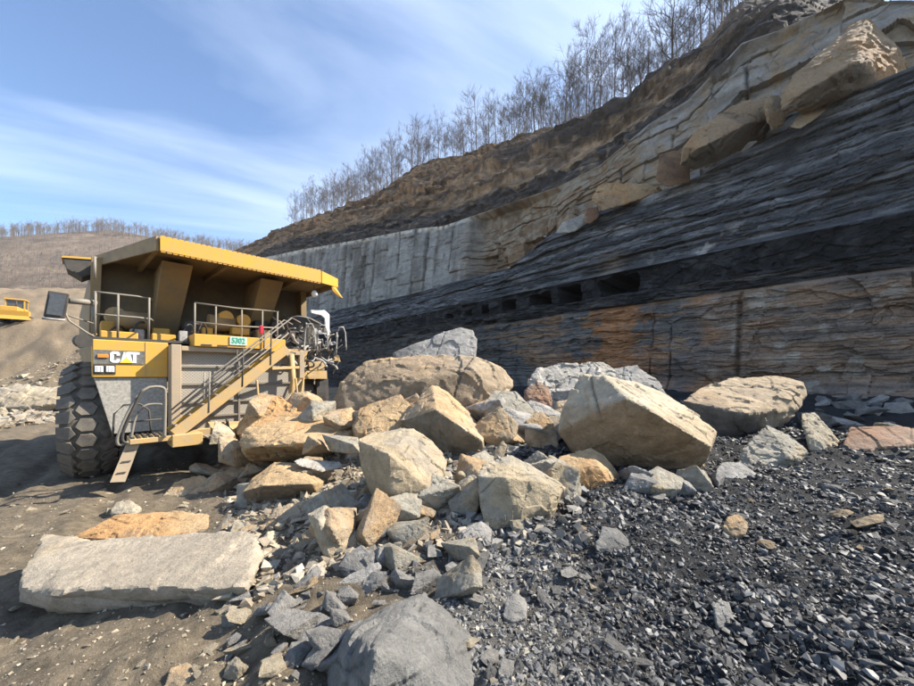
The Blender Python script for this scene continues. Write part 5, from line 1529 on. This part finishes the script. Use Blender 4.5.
for z in (.48, .72, .95):
    f = (z - .28) / .84
    MB().box(-2.76 + .28 * f, -2.60 + .28 * f, 1.105 - .06 * f, 1.115 - .06 * f, z - .012, z + .012).build('rivet_row', 'dark', stp)
# torn plates, struts and hoses hanging under the stairs
MB().prism([(-.9, .9, 1.45), (.9, .7, 1.35), (1.2, .7, 1.12), (-.7, .95, 1.05)], (.02, -.06, 0)).jitter(.06, 9, 3).build('torn_plate', 'yellow_dusty', T)
MB().prism([(-.2, .8, 1.0), (.55, .8, 1.1), (.5, .8, .72), (-.1, .8, .6)], (.02, -.3, 0)).jitter(.07, 10, 3).build('torn_plate', 'tan', T)
for k, (a, z0, z1) in enumerate(((.25, 2.55, 1.1), (-.5, 1.5, .9), (1.35, 2.6, 1.3))):
    MB().tube([(a, .9, z0), (a + .02, .98, z0 * .6 + z1 * .4), (a + .14, 1.0, z1), (a + .3, .9, z1 - .12)], .035, 7, 2).build('hose', 'yellow_dusty' if k != 1 else 'dark', T)
MB().tube([(-1.08, .9, 1.15), (-.7, 1.1, .9), (-.45, 1.1, .78), (-.55, 1.0, 1.05), (-1.0, .9, 1.1)], .03, 7, 2).build('bent_bracket', 'rail', T)
MB().tube([(1.38, .5, 3.35), (1.42, .55, 2.5), (1.22, .7, 1.7)], .085, 6).build('bent_strut', 'yellow_dusty', T)
MB().bar((1.70, .45, 2.6), (1.45, .65, 1.55), .22, .06).build('bent_strut', 'yellow_dusty', T)
MB().bar((.7, .75, 2.9), (1.6, .5, 2.95), .10, .08).build('bent_strut', 'yellow_dusty', T)
MB().bar((1.0, .75, 1.75), (1.65, .55, 2.55), .08, .05).build('bent_strut', 'tan', T)
MB().bar((.85, .8, 1.62), (1.5, .55, 2.40), .05, .05).build('bent_strut', 'tan', T)
# cab side, crushed and burnt
MB().box(1.55, 2.72, -.9, .2, 2.58, 2.84).jitter(.05, 12, 3).build('cab_platform', 'yellow_dusty', T)
MB().box(1.4, 2.95, -2.2, -.75, 3.63, 4.75).jitter(.22, 13, 4, 1.4).build('crushed_cab', 'dark', T, label='dark crushed operator cab')
MB().box(2.55, 2.98, -.4, -.25, 1.6, 2.55).jitter(.05, 14, 3).build('cab_side_panel', 'dark', T)
MB().prism([(1.35, .1, 3.55), (2.1, .15, 3.5), (2.0, .15, 2.9), (1.4, .1, 2.95)], (0, -.1, 0)).jitter(.08, 15, 4).build('torn_plate', 'yellow_dusty', T)
MB().prism([(2.05, .2, 3.15), (2.6, .2, 3.2), (2.65, .2, 2.9), (2.1, .2, 2.88)], (0, -.3, 0)).jitter(.06, 16, 3).build('torn_plate', 'yellow_dusty', T)
wp = MB().prism([(2.20, .1, 4.93), (2.68, .1, 5.0), (2.86, .1, 4.86), (2.86, .1, 4.1), (2.74, .1, 4.1), (2.70, .1, 4.72), (2.55, .1, 4.82), (2.22, .1, 4.84)], (0, -.08, 0)).jitter(.03, 17, 2).build('torn_white_panel', 'white', T)
rr = np.random.RandomState(23)
for k in range(58):       # twisted rails, cables and ducts
    p = np.array([rr.uniform(1.25, 3.15), rr.uniform(-.7, .35), rr.uniform(2.9, 4.4)])
    d = rr.normal(0, 1, 3); d[2] += .4; d /= np.linalg.norm(d)
    pts = [p]
    for j in range(rr.randint(4, 7)):
        d = d + rr.normal(0, .55, 3); d /= np.linalg.norm(d)
        q = pts[-1] + d * rr.uniform(.14, .3)
        q[0] = np.clip(q[0], 1.2, 3.3); q[1] = np.clip(q[1], -.9, .5); q[2] = np.clip(q[2], 2.75, 4.75)
        pts.append(q)
    MB().tube(pts, rr.choice([.016, .022, .03, .045]), 6, 1 if k % 3 else 0).build('twisted_rail', rr.choice(['ash', 'ash', 'rail', 'dark']), T)
for k in range(22):       # torn sheet scraps
    a, b, z = rr.uniform(1.3, 3.1), rr.uniform(-.5, .3), rr.uniform(3.0, 4.2)
    w, h = rr.uniform(.1, .3), rr.uniform(.08, .25)
    MB().prism([(a, b, z), (a + w, b + rr.uniform(-.1, .1), z + rr.uniform(-.08, .08)), (a + w * .8, b + rr.uniform(-.1, .1), z + h), (a + w * .1, b, z + h * .8)], (.01, .03, .0)).jitter(.05, 40 + k, 2, 4).build('metal_scrap', rr.choice(['ash', 'ash', 'dark', 'yellow_dusty']), T)
for a in (1.9, 2.35, 3.05):
    MB().tube([(a, .2, 3.4), (a + .05, .22, 4.4), (a + .35, .2, 4.45), (a + .4, .2, 3.6)], .028, 7, 1).build('bent_guard_rail', 'ash', T)
# mirror on its arm, horn
mr = MB().hexa([(-3.82, -.10, 4.00), (-3.52, -.02, 3.98), (-3.50, .10, 3.98), (-3.84, .06, 4.00), (-3.76, -.10, 4.60), (-3.45, -.02, 4.57), (-3.43, .10, 4.57), (-3.76, .06, 4.60)]).build('mirror', 'dark', T, .02)
MB().hexa([(-3.79, .085, 4.06), (-3.55, .108, 4.04), (-3.55, .112, 4.04), (-3.79, .09, 4.06), (-3.73, .085, 4.54), (-3.48, .108, 4.52), (-3.48, .112, 4.52), (-3.73, .09, 4.54)]).build('mirror_glass', 'glass', mr)
MB().tube([(-3.85, .1, 3.96), (-3.66, .12, 3.95), (-3.5, .13, 3.95)], .03, 6).build('mirror_bracket', 'ash', mr)
MB().tube([(-3.45, .0, 4.42), (-3.0, -.2, 4.46)], .07, 8).build('mirror_arm', 'rail', T)
MB().tube([(-3.50, .0, 4.12), (-3.44, .0, 3.95), (-3.15, 0, 3.70), (-3.0, -.05, 3.6)], .022, 7).build('mirror_arm', 'rail', T)
MB().tube([(-3.0, -.3, 3.95), (-3.46, -.05, 4.08)], .018, 7).build('mirror_arm', 'rail', T)
MB().tube([(-3.02, -.25, 5.05), (-3.02, -.25, 5.6)], .03, 7).build('body_prop', 'rail', T)
MB().tube([(-3.25, -.35, 3.52), (-3.2, .02, 3.50)], .16, 12).build('horn', 'dark', T)
MB().tube([(-3.3, -.1, 3.35), (-3.1, -.05, 3.62), (-3.0, -.1, 3.7)], .03, 6, 1).build('hose', 'yellow_dusty', T)

# dump body with its wide canopy over the deck
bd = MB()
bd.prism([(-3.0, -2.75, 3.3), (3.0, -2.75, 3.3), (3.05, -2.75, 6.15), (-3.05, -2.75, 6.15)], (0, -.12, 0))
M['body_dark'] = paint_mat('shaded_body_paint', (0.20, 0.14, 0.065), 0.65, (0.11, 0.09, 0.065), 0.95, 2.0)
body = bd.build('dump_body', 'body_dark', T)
MB().prism([(-3.02, -2.85, 3.1), (-3.02, -2.85, 6.1), (-3.35, -9.8, 5.1), (-3.35, -9.8, 3.6), (-3.02, -5, 2.6)], (.14, 0, 0)).build('body_side', 'body', body)
MB().prism([(3.02, -2.85, 3.1), (3.02, -2.85, 6.1), (3.35, -9.8, 5.1), (3.35, -9.8, 3.6), (3.02, -5, 2.6)], (-.14, 0, 0)).build('body_side', 'body', body)
MB().prism([(-2.9, -2.85, 3.1), (2.9, -2.85, 3.1), (2.9, -5, 2.6), (-2.9, -5, 2.6)], (0, 0, -.15)).build('body_floor', 'body', body)
MB().prism([(-2.9, -5, 2.6), (2.9, -5, 2.6), (3.2, -9.8, 3.6), (-3.2, -9.8, 3.6)], (0, 0, -.15)).build('body_floor', 'body', body)
# front corner of the body side, standing proud
MB().prism([(-3.12, -2.35, 3.66), (-2.90, -2.35, 3.66), (-2.84, -2.30, 6.08), (-3.06, -2.30, 6.08)], (0, -.42, 0)).build('body_corner_post', 'body', body, .01)
MB().prism([(3.12, -2.35, 3.66), (2.90, -2.35, 3.66), (2.84, -2.30, 6.08), (3.06, -2.30, 6.08)], (0, -.42, 0)).build('body_corner_post', 'body', body, .01)
for a, w in ((-1.32, .30), (1.25, .30)):       # deep ribs carrying the canopy
    MB().hexa([(a - w - .12, -2.74, 3.7), (a + w - .12, -2.74, 3.7), (a + w - .12, -2.25, 3.9), (a - w - .12, -2.25, 3.9),
               (a - w * 1.1, -2.74, 5.95), (a + w * 1.1, -2.74, 5.95), (a + w * 1.2, -.75, 5.93), (a - w * 1.2, -.75, 5.93)]).build('canopy_rib', 'body', body, .01)
cz = 6.20
plan = [(-1.87, .5), (2.32, .5), (3.18, -.05), (3.12, -3.0), (-2.98, -3.0)]
can = MB().prism([(a, b, cz - .03) for a, b in plan], (0, 0, -.09)).build('canopy', 'body', T)
def fascia(p, q, h0, h1, name='canopy_lip', teeth=True, mat='yellow', z_in=0.0):
    """upright lip along an edge of the canopy, with the scalloped welded strip under it"""
    mb = MB()
    d = np.array([q[0] - p[0], q[1] - p[1]]); ln = np.linalg.norm(d); d /= ln
    nn = np.array([d[1], -d[0]])
    if nn[1] < -.5 or (abs(nn[1]) <= .5 and nn[0] * (p[0] + q[0]) < 0): nn = -nn
    o = nn * .02
    mb.prism([(p[0] + o[0], p[1] + o[1], cz), (q[0] + o[0], q[1] + o[1], cz), (q[0] + o[0], q[1] + o[1], cz - h1), (p[0] + o[0], p[1] + o[1], cz - h0)], (nn[0] * .06, nn[1] * .06, 0))
    ob = mb.build(name, mat, can)
    if teeth:
        mt = MB()
        n = int(ln / .12)
        for k in range(n):
            f0 = (k + .12) / n; f1 = (k + .88) / n
            zb = cz - h0 + (h0 - h1) * (f0 + f1) / 2
            a0 = (p[0] + d[0] * ln * f0 + o[0], p[1] + d[1] * ln * f0 + o[1]); a1 = (p[0] + d[0] * ln * f1 + o[0], p[1] + d[1] * ln * f1 + o[1])
            mt.prism([(a0[0], a0[1], zb + .01), (a1[0], a1[1], zb + .01), (a1[0], a1[1], zb - .035), (a0[0], a0[1], zb - .035)], (nn[0] * .05, nn[1] * .05, 0))
            zt = cz
            mt.prism([(a0[0], a0[1], zt - .01), (a1[0], a1[1], zt - .01), (a1[0], a1[1], zt + .025), (a0[0], a0[1], zt + .025)], (nn[0] * .05, nn[1] * .05, 0))
        tag(mt.build('weld_strip', mat, ob), kind='stuff')
fascia((-1.87, .5), (2.32, .5), .36, .40)
fascia((-2.98, -3.0), (-1.87, .5), .30, .36, teeth=False, mat='body')
fascia((2.32, .5), (3.18, -.05), .40, .30, teeth=False)
fascia((3.18, -.05), (3.12, -3.0), .30, .3, teeth=False, mat='body')
MB().prism([(2.85, .2, 5.95), (3.12, .05, 5.85), (3.45, .0, 5.52), (3.28, .02, 5.55), (2.95, .12, 5.72)], (0, -.05, 0)).jitter(.03, 19, 2).build('bent_canopy_tip', 'yellow', can)
for a in (-1.9, -.2, 1.9):       # stiffeners under the canopy
    MB().bar((a, .3, cz - .2), (a - .1 if a < 0 else a + .1, -2.7, cz - .2), .10, .16).build('canopy_stiffener', 'body', can)
wg = MB().prism([(-3.62, -3.25, 6.10), (-3.02, -3.25, 6.18), (-3.02, -3.25, 5.78), (-3.25, -3.25, 5.62), (-3.55, -3.25, 5.82)], (0, -.9, 0)).build('body_wing', 'dark', body)
MB().prism([(-3.66, -3.22, 6.105), (-3.02, -3.22, 6.19), (-3.02, -3.22, 6.25), (-3.64, -3.22, 6.16)], (0, -.95, 0)).build('wing_top', 'yellow', wg)
wl = MB().tube([(2.3, .1, 5.80), (2.3, .1, 5.60)], .012, 5).build('hanging_lamp', 'dark', can)
MB().lathe_a([(-.09, .03), (-.05, .10), (.03, .12), (.10, .06), (.12, .01)], 14, (2.3, .1, 5.5)).build('lamp_bulb', 'lamp', wl)

# ------------------------------------------------------------------ dozer on the spoil heap
def build_dozer():
    x, y = -62.0, 50.5
    z = float(gz(x, y, False)) - .05
    rz = math.radians(38)
    e = empty('bulldozer', (x, y, z), rz)
    tag(e, 'small yellow bulldozer parked on the brown spoil heap far behind the truck', 'bulldozer')
    def bld(mb, nm, mt, par=e, bev=.0): return mb.build(nm, mt, par, bev)
    for a in (-1.15, 1.15):
        prof = [(a - .3, b, zz_) for b, zz_ in ((-2.2, .45), (-1.9, .05), (1.9, .05), (2.3, .5), (1.9, 1.0), (-1.8, 1.05))]
        tr = bld(MB().prism(prof, (.6, 0, 0)), 'track', 'dark', e, .03)
        for b in (-1.5, -.5, .5, 1.5):
            MB().lathe_a([(-.33, .22), (.33, .22)], 12, (a, b, .35)).build('track_roller', 'dark', tr)
    bld(MB().box(-.8, .8, .0, 2.4, 1.0, 2.0), 'hood', 'yellow', e, .06)
    bld(MB().box(-1.0, 1.0, -2.2, .0, .9, 1.9), 'body', 'yellow', e, .05)
    cab_ = bld(MB().box(-.9, .9, -1.6, .0, 1.9, 2.05), 'cab_base', 'yellow', e)
    for a in (-.85, .85):
        for b in (-1.52, -.08):
            MB().box(a - .06, a + .06, b - .06, b + .06, 2.05, 3.2).build('cab_post', 'yellow', cab_)
    MB().box(-1.0, 1.0, -1.75, .15, 3.2, 3.38).build('cab_roof', 'yellow', cab_, .04)
    MB().box(-.79, .79, -.10, -.07, 2.05, 3.2).build('cab_window', 'glass', cab_)
    MB().box(-.79, .79, -1.53, -1.50, 2.05, 3.2).build('cab_window', 'glass', cab_)
    MB().box(-.87, -.84, -1.45, -.15, 2.05, 3.2).build('cab_window', 'glass', cab_)
    MB().box(.84, .87, -1.45, -.15, 2.05, 3.2).build('cab_window', 'glass', cab_)
    bld(MB().tube([(.4, 1.2, 2.0), (.4, 1.2, 2.9)], .08, 10), 'exhaust_stack', 'dark')
    bld(MB().prism([(-1.9, 3.0, .2), (-1.9, 2.85, .7), (-1.9, 3.0, 1.35), (-1.9, 3.1, 1.35), (-1.9, 2.97, .7), (-1.9, 3.12, .2)], (3.8, 0, 0)), 'blade', 'yellow')
    for a in (-1.5, 1.5):
        bld(MB().bar((a, -.2, .55), (a, 2.9, .5), .2, .25), 'push_arm', 'yellow')
build_dozer()

# ------------------------------------------------------------------ thin haze in the valley air
def build_haze():
    x0, x1, y0, y1, z0, z1 = -680, 680, -680, 680, -8, 185
    V = np.array([(x, y, z) for z in (z0, z1) for y in (y0, y1) for x in (x0, x1)], float)
    F = np.array([(0, 2, 3, 1), (4, 5, 7, 6), (0, 1, 5, 4), (2, 6, 7, 3), (0, 4, 6, 2), (1, 3, 7, 5)])
    m = bpy.data.materials.new('valley_haze'); m.use_nodes = True
    t = m.node_tree
    t.nodes.remove(t.nodes['Principled BSDF'])
    v = N(t, 'ShaderNodeVolumePrincipled')
    v.inputs['Color'].default_value = (.86, .90, .96, 1); v.inputs['Density'].default_value = 0.00015; v.inputs['Anisotropy'].default_value = 0.3
    L(t, v.outputs[0], t.nodes['Material Output'].inputs['Volume'])
    o = link('haze', mesh_np('haze', V, F, False), m)
    tag(o, 'thin pale haze filling the valley air', 'haze', kind='stuff')
build_haze()
